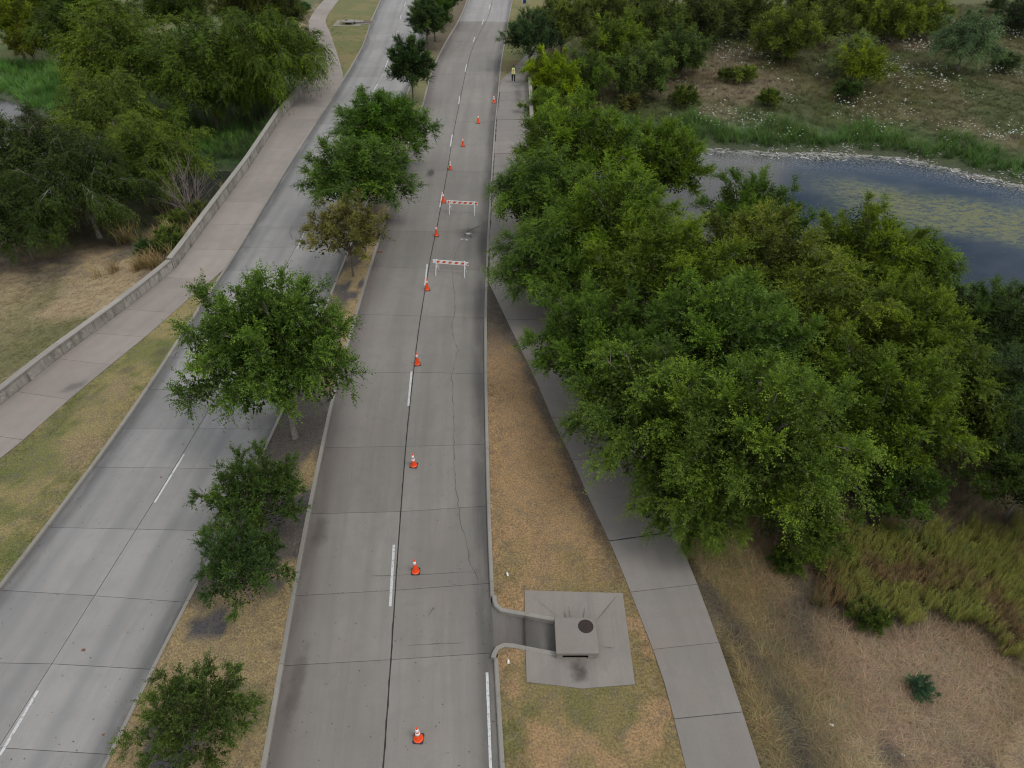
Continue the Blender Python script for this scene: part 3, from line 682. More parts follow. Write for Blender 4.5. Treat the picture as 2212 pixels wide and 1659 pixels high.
# throat and apron of the kerb inlet
ym = 15.262; x_in = float(XRR(ym))
thr = [(x_in+a_, ym+b_) for a_, b_ in [(-0.3,-1.32),(0.12,-1.30),(0.15,-1.1),(0.27,-0.9),(0.50,-0.81),(0.85,-0.83),(1.28,-0.93),(2.5,-1.17),(2.5,0.27),(1.3,0.52),(0.75,0.62),(0.36,0.73),(0.18,0.92),(0.12,1.3),(-0.3,1.33)]]
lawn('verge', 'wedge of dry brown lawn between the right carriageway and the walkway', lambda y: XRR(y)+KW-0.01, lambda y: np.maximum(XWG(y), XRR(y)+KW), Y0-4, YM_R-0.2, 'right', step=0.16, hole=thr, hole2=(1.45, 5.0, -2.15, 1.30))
lawn('verge', 'strip of yellow-green lawn between the left walkway and carriageway', lambda y: np.minimum(XWV(y), XLL(y)-KW), lambda y: XLL(y)-KW+0.01, Y0-4, YM_L-0.2, 'left')
lawn('verge', 'green lawn wedge with a storm drain beyond the bridge on the left', lambda y: np.minimum(XWU(y), XLL(y)-KW), lambda y: XLL(y)-KW+0.01, YU_L, 150, 'far', step=0.3,
     hole=[(float(XLL(IU_S+.3))-3.6, IU_S+0.1), (float(XLL(IU_S))+0.2, IU_S+0.1), (float(XLL(IU_N))+0.2, IU_N-0.1), (float(XLL(IU_N))-3.6, IU_N-0.1)])
lawn('verge', 'brown grass wedge beyond the worker on the right', lambda y: XRR(y)+KW, lambda y: np.maximum(XWH(y), XRR(y)+KW), YU_R-0.3, 150, 'far')

# ------------------------------------------------------------------ walkways
walk_l = tag(empty('walkway'), 'pinkish concrete walkway along the left parapet', kind='structure')
XWV2 = lambda y: np.where(y < YM_L, np.minimum(XWV(y), XLL(y)-KW), np.where(y < YU_L, XLL(y)-KW, np.minimum(XWU(y), XLL(y)-KW)))
jl = [(932,950),(846,863),(775,788),(719,728),(668,675)]
jy = [(at(30, a_, ZW)[1], at(100, b_, ZW)[1]) for a_, b_ in jl]
for _ in range(5): jy.insert(0, (jy[0][0]-3.4, jy[0][1]-3.4))
while jy[-1][0] < Y1: jy.append((jy[-1][0]+3.9, jy[-1][1]+3.9 - (jy[-1][1]-jy[-1][0]-0)*0.0))
# straighten the skew once on the bridge
jy = [(a_, b_ if a_ < YM_L else a_ + min(0, (b_-a_))*0.2) for a_, b_ in jy]
for a_, b_ in zip(jy[:-1], jy[1:]): slab(walk_l, M['walk_left'], XWL, XWV2, a_, b_, 0, 3.4, zt=ZW, ge=0.009, gl=0.0, gr=0.0)
walk_r = tag(empty('walkway'), 'grey concrete walkway passing under the trees on the right', kind='structure')
XWG2 = lambda y: np.where(y < YM_R, np.maximum(XWG(y), XRR(y)+KW), np.where(y < YU_R, XRR(y)+KW+0.012, np.maximum(XWH(y), XRR(y)+KW)))
jr = [(1553,1538),(1403,1388),(1279,1262),(1169,1149),(1079,1066),(993,987)]
jy = [(at(1400, a_, ZW)[1], at(1500, b_, ZW)[1]) for a_, b_ in jr]
for _ in range(3): jy.insert(0, (jy[0][0]-2.7, jy[0][1]-2.7))
while jy[-1][0] < Y1: jy.append((jy[-1][0]+3.0, jy[-1][0]+3.1))
for i, (a_, b_) in enumerate(zip(jy[:-1], jy[1:])): slab(walk_r, M['walk_right'], XWG2, XWR, a_, b_, 0, 3.2, zt=ZW+(0.02 if i % 3 == 0 else 0), ge=0.011, gl=0.0, gr=0.0)
tag(bed('walkway_bed', lambda y: XWL(y)+0.02, lambda y: XWV2(y)-0.02, Y0-8, Y1, 0.085, M['bed'], step=1.0), 'dark bed under the left walkway', kind='structure')
tag(bed('walkway_bed', lambda y: XWG2(y)+0.02, lambda y: XWR(y)-0.02, Y0-8, Y1, 0.085, M['bed'], step=1.0), 'dark bed under the right walkway', kind='structure')
ribbon('joint_sealant', wiggle([at(1317,1169,ZW), at(1470,1148,ZW)], 0.25, 0.012), 0.05, M['tar'], walk_r, z=ZW+0.03, jit=0.7)
ribbon('edge_gap', [(float(XRR(y))+KW+0.02+random.uniform(0, .03), y) for y in np.arange(YM_R, YU_R, 0.5)], 0.07, M['tar'], walk_r, z=ZW+0.012, jit=0.8)
for p in ((60,835),(330,705),(250,760),(175,800)): stain('dirt_shade_patch', p[0]+100, p[1], 1.3, 0.7, M['dirt_shade_patch'], parent=walk_l, zz=ZW, rz=0.9)
stain('dirt_shade_patch', 1120, 205, 0.8, 6, M['dirt_shade_patch'], parent=walk_r, zz=ZW+0.02)

# ------------------------------------------------------------------ bridge deck
BY0, BY1 = 55.0, 80.0
dk = []; fb = []
ys = np.arange(BY0, BY1+0.1, 2.5)
for y in ys:
    for x, z in ((float(XWL(y))-0.42, -0.07), (float(XWR(y))+0.42, -0.07), (float(XWR(y))+0.42, -1.0), (float(XWL(y))-0.42, -1.0)): dk.append((x, y, z))
for i in range(len(ys)-1):
    for j in range(4): fb.append((i*4+j, (i+1)*4+j, (i+1)*4+(j+1) % 4, i*4+(j+1) % 4))
fb += [(0, 1, 2, 3), tuple((len(ys)-1)*4+j for j in (3, 2, 1, 0))]
bridge = tag(empty('bridge', (0, 67, 0)), 'low concrete bridge deck carrying both carriageways over the creek', 'bridge')
o = mesh_obj('deck', [(x, y-67, z) for x, y, z in dk], fb, M['deck'], bridge)
for yp in (61.5, 67.5, 73.5):
    for xp in np.arange(-21.5, 1.5, 4.4):
        MB().tube([(xp, yp-67, -5.2), (xp, yp-67, -1.0)], 0.32, 10).build('pier', M['deck'], bridge, smooth=True)

# ------------------------------------------------------------------ parapet walls
def parapet(label, f, side, y0, y1, h, seg, name='parapet_wall', ribs=False):
    W = tag(empty(name, (float(f((y0+y1)/2)), (y0+y1)/2, 0)), label, 'wall'); ox, oy = float(f((y0+y1)/2)), (y0+y1)/2
    n = max(1, round((y1-y0)/seg)); ys = np.linspace(y0, y1, n+1)
    def quadstrip(name_, ya, yb, o0, o1, z0, z1, mat, dy=0.012):
        V = []; ST = []; k = max(2, int((yb-ya)/1.3)+1)
        for i in range(k):
            y = ya+dy + (yb-ya-2*dy)*i/(k-1); x = float(f(y)); dx = (float(f(y+0.2))-float(f(y-0.2)))/0.4; nn = Vector((1, -dx)).normalized()*side
            for o_, z in ((o0, z0), (o0, z1), (o1, z1), (o1, z0)): V.append((x+nn.x*o_-ox, y+nn.y*o_-oy, z)); ST.append((o_, y, 9))
        F = []
        for i in range(k-1):
            for j in range(4):
                q = (i*4+j, i*4+(j+1) % 4, (i+1)*4+(j+1) % 4, (i+1)*4+j); F.append(q if side < 0 else q[::-1])
        F += [(3,2,1,0) if side < 0 else (0,1,2,3), tuple((k-1)*4+j for j in ((0,1,2,3) if side < 0 else (3,2,1,0)))]
        return mesh_obj(name_, V, F, mat, W, uv=ST)
    for a_, b_ in zip(ys[:-1], ys[1:]):
        quadstrip('wall_panel', a_, b_, 0.05, 0.33, -0.9, ZW+h-0.09, M['wall_face'])
        if ribs: quadstrip('pilaster', a_+0.15, a_+0.40, 0.02, 0.06, ZW-0.02, ZW+h-0.10, M['wall'], 0.0)
    for a_, b_ in zip(ys[:-1:2], list(ys[2::2]) + ([ys[-1]] if n % 2 else [])):
        quadstrip('coping', a_, b_, 0.0, 0.38, ZW+h-0.09+0.002, ZW+h, M['wall'], 0.006)
    return W
parapet('low grey parapet wall with dark joints beside the near left walkway', XWL, -1, -6.0, YK1-0.05, 0.72, 2.45)
parapet('long weathered bridge parapet with pale pilasters along the left walkway', XWL, -1, YK1+0.05, YK2-0.05, 0.80, 3.0, ribs=True)
parapet('short flared end of the left parapet under the willow', XWL, -1, YK2+0.05, YK2+16, 0.80, 4.0)
YKR0 = at(1457,1149,ZW)[1]; YKRE = at(1140,162,ZW)[1]
parapet('pale parapet wall half hidden under the near right trees', XWR, 1, YKR0, 41.3, 0.72, 3.0)
parapet('bridge parapet along the right walkway behind the worker', XWR, 1, 41.4, YKRE, 0.80, 3.0)

# ------------------------------------------------------------------ storm-drain inlets
def inlet(label, origin, sx=1):
    """local frame: x = away from the road from the kerb face, y along the road (north), origin at mid throat on the road edge"""
    T = tag(empty('storm_drain_inlet', (origin[0], origin[1], 0)), label, 'storm drain', 'storm drain inlets beside the road')
    # apron: sloped ring around the box
    o_ = [(1.28, 1.56), (5.18, 1.43), (5.16, -2.35), (3.25, -2.51), (1.30, -2.26)]
    i_ = [(2.42, 0.30), (3.93, 0.06), (3.93, -1.28), (3.17, -1.28), (2.42, -1.28)]
    def mk(pts): return [(x*sx, y) for x, y in pts]
    V = [(x, y, 0.185) for x, y in mk(o_)] + [(x, y, 0.125) for x, y in mk(i_)] + [(x, y, -0.1) for x, y in mk(o_)]
    F = []
    for k in range(5):
        k2 = (k+1) % 5
        if k == 4:   # west side: broken by the throat
            continue
        F.append((k, k2, 5+k2, 5+k))
    for k in range(5): F.append((k, 10+k, 10+(k+1) % 5, (k+1) % 5))
    # two west corner patches on either side of the throat
    b = len(V); V += [(1.28*sx, 0.50, 0.185), (2.42*sx, 0.24, 0.125), (1.28*sx, -0.93, 0.185), (2.42*sx, -1.14, 0.125)]
    F += [(0, 5, b+1, b), (b+2, b+3, 9, 4)]
    if sx > 0: F = [f[::-1] for f in F]
    me_o = mesh_obj('apron', V, F, M['apron'], T, uv=[(v[0], v[1], 9) for v in V])
    # hollow box: roof slab, side and back walls, dark mouth west and south
    b = MB(); b.box((3.17*sx, -0.62, 0.44), (1.56, 1.48, 0.16)); b.build('roof_slab', M['apron'], T, bevel=0.02)
    for c_, d_ in (((3.86*sx, -0.62, 0.13), (0.14, 1.40, 0.455)), ((3.17*sx, 0.04, 0.13), (1.22, 0.12, 0.455)), ((2.52*sx, -1.28, 0.13), (0.22, 0.12, 0.455)), ((3.68*sx, -1.285, 0.13), (0.20, 0.12, 0.453))): MB().box(c_, d_).build('box_wall', M['apron'], T)
    b = MB(); b.box((3.17*sx, -0.62, -0.18), (1.22, 1.22, 0.04)); b.build('dark_sump', M['black'], T)
    b = MB(); b.lathe([(0.0, 0.0), (0.27, 0.0), (0.29, -0.015)], 28, (3.55*sx, -0.26, 0.536)); b.build('manhole_cover', M['rust'], T, smooth=False)
    # throat floor dipping towards the box
    V = []; F = []
    xs = [-0.03, 0.6, 1.28, 2.5]; zs = [0.0, -0.01, -0.03, -0.09]; yn = [1.15, 0.66, 0.50, 0.24]; ysn = [-1.15, -0.80, -0.92, -1.16]
    for x, z, a_, c_ in zip(xs, zs, yn, ysn): V += [(x*sx, a_, z), (x*sx, (a_+c_)/2, z-0.03), (x*sx, c_, z)]
    for i in range(3):
        for j in range(2):
            q = (3*i+j, 3*i+j+1, 3*i+j+4, 3*i+j+3); F.append(q if sx > 0 else q[::-1])
    mesh_obj('throat_floor', V, F, M['road_right'], T, uv=[(v[0], v[1], 0.2) for v in V])
    def wall(name, pts, w=0.18):
        V = []; F = []; n = len(pts)
        for i, (x, y) in enumerate(pts):
            p = Vector((x, y)); d = (Vector(pts[min(i+1, n-1)]) - Vector(pts[max(i-1, 0)])).normalized(); q = Vector((-d.y, d.x))*w/2
            for (xx, yy), z in (((p-q), -0.15), ((p-q), 0.15), ((p-q*0.7), 0.175), ((p+q*0.7), 0.175), ((p+q), 0.15), ((p+q), -0.15)): V.append((xx*sx, yy, z))
        for i in range(n-1):
            for j in range(5):
                q = (i*6+j, i*6+j+1, (i+1)*6+j+1, (i+1)*6+j); F.append(q[::-1] if sx < 0 else q)
        F += [tuple(range(6)), tuple((n-1)*6+j for j in range(5, -1, -1))]
        return mesh_obj(name, V, F, M['kerb'], T, uv=[(v[0], v[1], 9) for v in V])
    wall('wing_kerb', [(0.085, 1.33), (0.09, 1.15), (0.17, 0.90), (0.36, 0.72), (0.75, 0.62), (1.3, 0.52), (2.40, 0.29)])
    wall('wing_kerb', [(0.085, -1.32), (0.12, -1.15), (0.24, -0.92), (0.48, -0.80), (0.85, -0.83), (1.28, -0.93), (2.40, -1.16)])
    return T
ym = 15.262
T1 = inlet('concrete storm drain box with manhole on the near brown verge', (float(XRR(ym))+0.0, ym), 1)
stain('dirt_shade_patch', 1252, 1449, 0.75, 0.95, M['oil'], parent=None, zz=0.19).name = 'soot_stain'
for o in bpy.data.objects:
    if o.name == 'soot_stain': tag(o, 'dark soot stain on the drain apron', kind='structure')
for k, (dx, dy, ex, ey) in enumerate(((2.9,.16,2.8,.62),(3.05,.16,2.98,.85),(3.5,.16,3.62,.8),(3.98,.14,4.95,1.32),(4.1,-.9,4.6,-.95),(2.5,.4,1.6,1.3))):
    c_ = Vector((float(XRR(ym)), ym)); ribbon('scratch', [tuple(c_+Vector((dx,dy))), tuple(c_+Vector(((dx+ex)/2,(dy+ey)/2))), tuple(c_+Vector((ex,ey)))], .018, M['crack'], None, z=0.197, jit=.6).parent = T1
    bpy.data.objects['scratch' if k == 0 else 'scratch.%03d' % k].matrix_parent_inverse = T1.matrix_world.inverted() if False else Matrix.Translation((-float(XRR(ym)), -ym, 0))
T2 = inlet('concrete storm drain box on the far green verge left of the road', (float(XLL(IU_C)), IU_C), -1)

# ------------------------------------------------------------------ cones and barricades
def solid(name, c, rough=0.5, emit=0):
    t = NT(name); f = t.noise(t.pos(), 14, 5, 0.7)
    t.set(t.b.inputs['Base Color'], t.mix(t.math('MULTIPLY', t.ramp(f, 0.5, 0.72), 0.35), c, tuple(x*0.55 for x in c))); t.b.inputs['Roughness'].default_value = rough
    return t.m
M['orange'] = solid('cone_orange', (0.92, 0.085, 0.012), 0.45)
M['collar'] = solid('reflective_collar', (0.90, 0.90, 0.92), 0.35)
M['rubber'] = solid('cone_base_rubber', (0.022, 0.021, 0.022), 0.6)
M['wpaint'] = solid('barricade_white', (0.90, 0.91, 0.92), 0.45)
M['rpaint'] = solid('barricade_orange', (0.80, 0.10, 0.025), 0.45)
M['lightd'] = solid('lens_pale', (0.62, 0.35, 0.30), 0.3)
def cone_r(z): return 0.132 - (z-0.03)*(0.132-0.028)/0.68
def make_cone(kind):
    T = empty('traffic_cone')
    b = MB(); s = 0.18; c = 0.03; ring = [(s-c,-s),(s,-s+c),(s,s-c),(s-c,s),(-s+c,s),(-s,s-c),(-s,-s+c),(-s+c,-s)]
    V = [(x, y, 0.002) for x, y in ring] + [(x, y, 0.028) for x, y in ring] + [(x*0.93, y*0.93, 0.036) for x, y in ring]
    F = [tuple(range(7, -1, -1)), tuple(range(16, 24))] + [(i, (i+1) % 8, 8+(i+1) % 8, 8+i) for i in range(8)] + [(8+i, 8+(i+1) % 8, 16+(i+1) % 8, 16+i) for i in range(8)]
    mesh_obj('base', V, F, M['rubber'], T)
    b = MB(); b.lathe([(0.168, 0.0375), (0.160, 0.046), (0.135, 0.055)] + [(cone_r(z), z) for z in (0.08, 0.3, 0.5, 0.70)] + [(0.024, 0.712), (0.017, 0.706), (0.015, 0.60)], 28); b.build('cone_body', M['orange'], T, smooth=True)
    bands = [(0.33, 0.43), (0.48, 0.63)] if kind == 'two' else [(0.47, 0.62)]
    for z0, z1 in bands:
        b = MB(); b.lathe([(cone_r(z0)+0.0005, z0-0.001), (cone_r(z0)+0.004, z0), (cone_r(z1)+0.004, z1), (cone_r(z1)+0.0005, z1+0.001)], 28); b.build('reflective_collar', M['collar'], T, smooth=True)
    return T
def copy_tree(src, loc, rz=0, s=1.0):
    c = src.copy(); COL.objects.link(c); c.location = loc; c.rotation_euler = (0, 0, rz); c.scale = (s, s, s)
    for ch in list(src.children):
        d = ch.copy(); COL.objects.link(d); d.parent = c
        for g in ch.children:
            e = g.copy(); COL.objects.link(e); e.parent = d
    return c
protoc = {'two': make_cone('two'), 'one': make_cone('one')}; usedc = set()
cones = [(904,1596,'two',-0.06,'nearest orange cone, two white bands, on a black square base'),
 (898,1235,'one',0.03,'orange cone with one white band, second from the camera'),
 (894,1006,'two',-0.1,'two-banded orange cone, third from the camera, just right of the centre joint'),
 (902,787,'one',0.2,'one-banded orange cone, fourth from the camera, by the upper end of a lane dash'),
 (923,626,'one',0.3,'orange cone standing just in front of the near striped barricade'),
 (943,509,'one',0.1,'orange cone on the centre joint between the two barricades'),
 (958,437,'one',0.0,'orange cone beside the lane dash at the left end of the far barricade'),
 (973,366,'two',0.2,'dull orange two-banded cone, first one beyond the far barricade'),
 (1000,316,'one',0.1,'orange cone stepping off the centre joint, second beyond the far barricade'),
 (1033,266,'one',0.0,'orange cone in mid lane, second farthest in the taper'),
 (1067,222,'two',0.0,'farthest orange cone, two white bands, standing at the right kerb')]
for x, y, k, rz, lab in cones:
    X, Y = at(x, y); 
    if k in usedc: c = copy_tree(protoc[k], (X, Y, 0.008), rz)
    else: c = protoc[k]; c.location = (X, Y, 0.008); c.rotation_euler = (0, 0, rz); usedc.add(k)
    c.scale = (1, 1, 1.1)
    tag(c, lab, 'traffic cone', 'orange traffic cones closing the right lane')
def barricade(p0, p1, label, flip):
    a_ = Vector(at(*p0)); b_ = Vector(at(*p1)); mid = (a_+b_)/2; d = b_-a_; rz = math.atan2(d.y, d.x)
    T = tag(empty('barricade', (mid.x, mid.y, 0.008), rz), label, 'barricade', 'striped lane barricades'); L = 2.44
    top = 1.02
    ML = L/2
    pl = MB(); pl.box((0, -0.055, 0.90), (L, 0.024, 0.27)); pl.build('rail', M['wpaint'], T, bevel=0.004)
    n = 8
    for i in range(6):
        x0 = -ML + 0.10 + i*0.42 + (0.10 if flip else -0.06); x0 = x0 if i < 6 else x0
        for y_, nm in ((-0.0695, 'stripe'),):
            pts = []
            for u, z in ((0, .825), (.21, .825), (.31, .985), (.10, .985)):
                xx = min(max(x0+u, -ML+0.005), ML-0.005); pts.append((xx, y_, z))
            V = pts + [(x, y_+0.0022, z) for x, _, z in pts]
            mesh_obj(nm, V, [(0,1,2,3),(4,7,6,5),(0,4,5,1),(1,5,6,2),(2,6,7,3),(3,7,4,0)], M['rpaint'], T)
    for s in (-1, 1):
        x = s*(ML-0.26); 
        MB().bar((x - s*0.0, -0.075, top+0.08), (x + s*0.03, -0.40, 0.0), 0.060, 0.035, up=(1,0,0)).build('leg', M['wpaint'], T)
        MB().bar((x - s*0.05, 0.0, top), (x - s*0.01, 0.36, 0.0), 0.040, 0.030, up=(1,0,0)).build('leg', M['wpaint'], T)
        MB().bar((x, -0.23, 0.50), (x, 0.18, 0.50), 0.02, 0.02).build('spreader', M['wpaint'], T)
    b = MB(); b.lathe([(0.0, 0), (0.042, 0.0), (0.05, -0.006)], 14); o = b.build('bolt_plate', M['lightd'], T); o.location = (0.02, -0.0725, 0.90); o.rotation_euler = (R(90), 0, 0)
    return T
barricade((937,589), (1014,595), 'nearer white A-frame barricade with orange diagonal stripes', True)
barricade((966,459), (1034,463), 'farther white A-frame barricade with orange stripes beside a cone', False)

# ------------------------------------------------------------------ worker
M['skin'] = solid('skin', (0.26, 0.14, 0.09), 0.6); M['vest'] = solid('vest_lime', (0.42, 0.88, 0.06), 0.6); M['tape'] = solid('vest_tape', (0.92, 0.88, 0.62), 0.3)
M['tapeo'] = solid('vest_tape_orange', (0.9, 0.30, 0.12), 0.5)
M['darkcloth'] = solid('dark_clothes', (0.012, 0.012, 0.017), 0.8); M['shoe'] = solid('pale_shoes', (0.6, 0.6, 0.6), 0.5); M['hair'] = solid('black_hair', (0.012, 0.010, 0.009), 0.7)
M['sleeve'] = solid('dark_sleeves', (0.02, 0.018, 0.03), 0.8); M['logo'] = solid('vest_print', (0.02, 0.22, 0.06), 0.6)
def skin_obj(name, pts, edges, radii, mat, parent, root=0, sub=2):
    me = bpy.data.meshes.new(name); me.from_pydata(pts, edges, []); o = bpy.data.objects.new(name, me); link(o, parent)
    m = o.modifiers.new('skin', 'SKIN'); m.use_smooth_shade = True
    for i, v in enumerate(me.skin_vertices[0].data):
        r_ = radii[i]; v.radius = r_ if hasattr(r_, '__len__') else (r_, r_); v.use_root = (i == root)
    s = o.modifiers.new('sub', 'SUBSURF'); s.levels = sub; s.render_levels = sub
    me.materials.append(mat); return o
px_, py_ = at(1109, 178, ZW); W = tag(empty('person', (px_, py_, ZW+0.024), R(-4)), 'person in a lime safety vest and dark clothes walking away on the right walkway', 'person')
W.scale = (1.12, 1.08, 1.05)
P = [(0,0,.95),(0,.0,1.12),(0,.01,1.30),(0,.03,1.44),(0,.05,1.52),  # pelvis..neck base
     (-.10,0,.90),(-.115,.05,.50),(-.12,.00,.09),   # left leg
     (.10,0,.90),(.12,-.04,.50),(.125,-.10,.09),    # right leg
     (-.17,.02,1.42),(-.245,.0,1.16),(-.16,.20,1.02),  # left arm, forearm forward
     (.17,.02,1.42),(.250,.0,1.16),(.19,.19,1.02),
     (0,.065,1.60)]
E_ = [(0,1),(1,2),(2,3),(3,4),(0,5),(5,6),(6,7),(0,8),(8,9),(9,10),(3,11),(11,12),(12,13),(3,14),(14,15),(15,16),(4,17)]
Rr = [(.155,.115),(.145,.105),(.17,.115),(.15,.10),(.06,.06),.095,.062,.045,.095,.062,.045,.062,.046,.034,.062,.046,.034,.052]
body = skin_obj('body', P, E_, Rr, M['sleeve'], W)
legs = skin_obj('trousers', [(0,0,.97),(0,0,.92),(-.10,0,.86),(-.115,.05,.50),(-.12,.005,.07),(.10,0,.86),(.12,-.04,.50),(.125,-.095,.07)], [(0,1),(1,2),(2,3),(3,4),(1,5),(5,6),(6,7)], [(.165,.125),(.165,.125),.108,.078,.066,.108,.078,.066], M['darkcloth'], W)
# vest: open-sided shell around the torso
b = MB(); prof = [(.205,.150,.86),(.200,.145,1.0),(.195,.140,1.15),(.205,.145,1.30),(.195,.135,1.40),(.13,.105,1.475),(.085,.085,1.50)]
nn = 28
def vring(rx, ry, z, k): t = 2*math.pi*k/nn; return (rx*math.cos(t), ry*math.sin(t)+.012+(z-1.1)*.04, z)
V = [vring(rx, ry, z, k) for rx, ry, z in prof for k in range(nn)]; F = [(i*nn+k, i*nn+(k+1) % nn, (i+1)*nn+(k+1) % nn, (i+1)*nn+k) for i in range(len(prof)-1) for k in range(nn)]
mesh_obj('vest', V, F, M['vest'], W, smooth=True)
def interp_prof(z):
    zs = [p[2] for p in prof]; return np.interp(z, zs, [p[0] for p in prof]), np.interp(z, zs, [p[1] for p in prof])
def tapeband(name, z0, z1, mat, off=.006):
    V = []; F = []
    for z in (z0, z1):
        rx, ry = interp_prof(z)
        for k in range(nn): V.append(vring(rx+off, ry+off, z, k))
    F = [(k, (k+1) % nn, nn+(k+1) % nn, nn+k) for k in range(nn)]
    return mesh_obj(name, V, F, mat, W, smooth=True)
tapeband('reflective_band', 1.075, 1.125, M['tape'], .009); tapeband('reflective_band', 1.055, 1.145, M['tapeo'], .005)
for s in (-1, 1):   # vertical tapes on the back
    for w_, mt, off in ((.075, M['tapeo'], .006), (.045, M['tape'], .010)):
        V = []; zs = np.linspace(.87, 1.45, 12)
        for z in zs:
            rx, ry = interp_prof(z)
            for dx in (-w_/2, w_/2):
                xx = s*.105*min(1, rx/.19) + dx; yy = -math.sqrt(max(0, 1-(xx/(rx+off))**2))*(ry+off)+.012+(z-1.1)*.04 - off*0.5; V.append((xx, yy, z))
        mesh_obj('reflective_strip', V, [(2*i, 2*i+1, 2*i+3, 2*i+2) for i in range(len(zs)-1)], mt, W)
b = MB(); b.box((0, -.140, 1.30), (.075, .012, .10)); b.build('back_print', M['logo'], W)
# head with face, ears and hair, bowed forward
hd = empty('head', (0, .085, 1.66)); hd.parent = W; hd.rotation_euler = (R(-22), 0, 0)
bm = bmesh.new(); bmesh.ops.create_uvsphere(bm, u_segments=20, v_segments=14, radius=1)
for v in bm.verts:
    x, y, z = v.co; v.co = (x*.075*(1-.18*max(0, -z)), y*.095 + (.012 if y > 0 and z < 0 else 0), z*.115)
for (cx, cy, cz, rx, ry, rz_) in ((0, .100, -.015, .012, .022, .022), (-.077, 0, -.01, .010, .02, .032), (.077, 0, -.01, .010, .02, .032), (0, .088, -.058, .026, .012, .008)):
    g = bmesh.ops.create_uvsphere(bm, u_segments=8, v_segments=6, radius=1)
    for v in g['verts']: v.co = (cx+v.co.x*rx, cy+v.co.y*ry, cz+v.co.z*rz_)
me = bpy.data.meshes.new('face'); bm.to_mesh(me); bm.free(); me.materials.append(M['skin']); me.polygons.foreach_set('use_smooth', [True]*len(me.polygons)); link(bpy.data.objects.new('face', me), hd)
for s in (-1, 1):
    bm = bmesh.new(); g = bmesh.ops.create_uvsphere(bm, u_segments=8, v_segments=6, radius=.012)
    for v in g['verts']: v.co += Vector((s*.028, .085, .005))
    me = bpy.data.meshes.new('eye'); bm.to_mesh(me); bm.free(); me.materials.append(M['shoe']); link(bpy.data.objects.new('eye', me), hd)
bm = bmesh.new(); bmesh.ops.create_uvsphere(bm, u_segments=20, v_segments=14, radius=1)
for v in list(bm.verts):
    if v.co.y > .35 and v.co.z < .45: bm.verts.remove(v)
    elif v.co.z < -.55: bm.verts.remove(v)
for v in bm.verts: v.co = (v.co.x*.083, v.co.y*.104-.004, v.co.z*.124+.004)
me = bpy.data.meshes.new('hair'); bm.to_mesh(me); bm.free(); me.materials.append(M['hair']); link(bpy.data.objects.new('hair', me), hd)
for s in (-1, 1):  # hands: palm and five fingers, curled
    hx, hy, hz = (-.16, .20, 1.02) if s < 0 else (.19, .19, 1.02)
    pts = [(hx, hy, hz), (hx-s*.02, hy+.07, hz)]; ed = [(0, 1)]; rr = [.026, (.036, .018)]
    for f_ in range(4):
        bx = hx-s*.02 + (f_-1.5)*.019; L_ = (.030, .036, .034, .026)[f_]; i = len(pts)
        pts += [(bx, hy+.095, hz+.002), (bx, hy+.095+L_, hz+.012), (bx, hy+.095+L_*1.3, hz+.040)]; ed += [(1, i), (i, i+1), (i+1, i+2)]; rr += [.0095, .0085, .0075]
    i = len(pts); pts += [(hx-s*.055, hy+.05, hz+.01), (hx-s*.062, hy+.085, hz+.028)]; ed += [(0, i), (i, i+1)]; rr += [.011, .009]
    skin_obj('hand', pts, ed, rr, M['skin'], W, root=0, sub=1)
    lx, ly = (-.12, .005) if s < 0 else (.125, -.095)
    b = MB(); V = []
    prof_s = [(-.10,.035,.0,.07),(-.06,.045,.0,.085),(.02,.045,.0,.075),(.10,.048,.0,.055),(.16,.035,.0,.04)]
    for yy, w_, z0, z1 in prof_s:
        for xx, z in ((-w_, z0), (w_, z0), (w_*.75, z1), (-w_*.75, z1)): V.append((lx+xx, ly+yy+.02, z))
    F = [(i*4+j, i*4+(j+1) % 4, (i+1)*4+(j+1) % 4, (i+1)*4+j) for i in range(4) for j in range(4)] + [(3,2,1,0), (16,17,18,19)]
    o = mesh_obj('shoe', V, F, M['shoe'], W, smooth=True); m_ = o.modifiers.new('sub', 'SUBSURF'); m_.levels = m_.render_levels = 1

# ------------------------------------------------------------------ feather flag far up the right verge
fx, fy = at(1129, 19, 0.1); FL = tag(empty('feather_flag', (fx, fy, 0.12)), 'tall blue feather flag on a white pole at the far right roadside', 'flag')
M['blue'] = solid('flag_blue', (0.012, 0.035, 0.16), 0.6); M['white'] = solid('pole_white', (0.72, 0.76, 0.80), 0.4)
MB().tube([(0,0,0),(-.03,0,1.5),(-.10,0,3.0),(-.22,0,4.4)], [.05,.05,.045,.03], 8).build('pole', M['white'], FL, smooth=True)
V = []; 
for i, z in enumerate(np.linspace(.7, 4.3, 9)):
    x0 = -.02-.012*z*z/4.4*1.0+.05; V += [(x0, 0.0, z), (x0+.50+.04*math.sin(z*3), .05*math.sin(z*2.2), z+.04)]
V2 = [(x, y+.012, z) for x, y, z in V]; n_ = len(V)
mesh_obj('banner', V+V2, [(2*i, 2*i+1, 2*i+3, 2*i+2) for i in range(8)] + [(n_+2*i, n_+2*i+2, n_+2*i+3, n_+2*i+1) for i in range(8)], M['blue'], FL)

